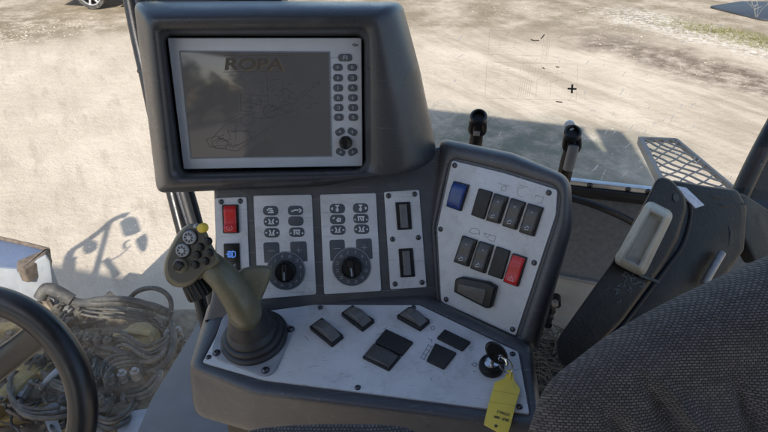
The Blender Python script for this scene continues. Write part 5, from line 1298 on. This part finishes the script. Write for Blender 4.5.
kind(obj('bunker_shade_block', join(bprism(3.4, 6.4, .8, 3.698), bprism(0, 6.4, 3.7, 4.32), bprism(2.1, 6.4, 4.321, 4.8)), M_SHADE_BLOCK), 'structure')  # unseen block behind the cab, sized and stepped to keep sun out

mid_g = GND.pt(105, 247); mc_p = mid_g + SUNV * (1.9 / SUNV.z)
SHP = Pl(mc_p, SUNV, Vector((1, 0, 0)))
def sp_(px, py):
    g_ = GND.pt(px, py); return g_ + SUNV * ((mc_p - g_).dot(SUNV))
class ShPl(Pl):
    def uv(s, px, py):
        p = sp_(px, py) - s.o; return (p.dot(s.ex), p.dot(s.ey))
SP = ShPl(mc_p, SUNV, Vector((1, 0, 0)))
mir = thing('mirror_arm', 'tubular arm with two mirrors and a lamp, seen as a shadow', 'mirror arm', mc_p - Vector((0, 0, 1)))
obj('arm_tube', tube([sp_(*p) for p in ((66, 264), (67, 257), (71, 250), (82, 243), (100, 230), (110, 221), (120, 216), (127, 215))], .032, 12, 5), M_BLACK, mir)
obj('stay', tube([sp_(94, 276), sp_(98, 258), sp_(107.5, 225)], .022, 10, 3), M_BLACK, mir)
obj('stay', tube([sp_(104, 259), sp_(117, 276)], .024, 10, 2), M_BLACK, mir)
obj('lamp_cable', tube([sp_(*p) for p in ((100, 262), (112, 259), (122, 253), (130, 245))], .008, 8, 5), M_BLACK, mir)
obj('lamp_bracket', tube([sp_(*p) for p in ((124, 249), (123.5, 243), (129, 240))], .012, 8, 4), M_BLACK, mir)
for nm, px in (('mirror_head', [(80, 249), (87, 238), (97, 242), (95.5, 250), (85, 255)]), ('mirror_head', [(118, 222), (128, 216), (136, 217.5), (141, 231), (131, 235.5), (123, 237)]), ('work_lamp', [(134, 240), (140, 236), (145, 232.5), (147.5, 239), (146, 249), (142, 253), (137, 248)]), ('foot_clamp', [(62, 270), (62, 263), (67, 257), (76, 256.5), (76, 258.5), (70, 261), (73, 268), (75, 276), (64, 274)])):
    obj(nm, slab(SP, roundpoly([SP.uv(*p) for p in px], .03, 4), -.05, .05, .01), M_BLACK, mir)

# hedgerow far behind, mirrored in the screen
r9 = random.Random(1); V, Fc = [], []
for k in range(9000):
    x = r9.uniform(-45, 6); top = 5.6 + 1.6 * math.sin(x * .55) + 1.1 * math.sin(x * 1.7 + 1) + .5 * math.sin(x * 4.1)
    c_ = Vector((x, -27 + r9.uniform(-1.5, 1.5), r9.uniform(0, 1) ** .7 * top)); n_ = len(V); sz = r9.uniform(.12, .4)
    a, b_ = Vector((r9.gauss(0, 1), r9.gauss(0, 1), r9.gauss(0, 1))).normalized() * sz, Vector((r9.gauss(0, 1), r9.gauss(0, 1), r9.gauss(0, 1))).normalized() * sz
    V += [c_ - a, c_ + b_, c_ + a, c_ - b_]; Fc.append([n_, n_ + 1, n_ + 2, n_ + 3])
kind(tag(obj('hedgerow', (V, Fc), M_FOLIAGE), 'green hedgerow far behind the machine, mirrored in the dark screen', 'hedge'), 'stuff')

# ------------------------------------------------------------------ camera and look
cd = bpy.data.cameras.new('camera'); cd.sensor_width = 36; cd.lens = 36 * FPX / 768; cd.clip_start = .02; cd.clip_end = 1000
co = bpy.data.objects.new('camera', cd); COL.objects.link(co); co.location = CAM; co.rotation_euler = (math.pi / 2 - PITCH, 0, 0)
cd.dof.use_dof = False
SC.camera = co
SC.view_settings.view_transform = 'Standard'; SC.view_settings.look = 'None'; SC.view_settings.exposure = 1.0; SC.view_settings.gamma = 1
SC.cycles.max_bounces = 10; SC.cycles.diffuse_bounces = 5; SC.cycles.transparent_max_bounces = 16
SC.cycles.use_denoising = True
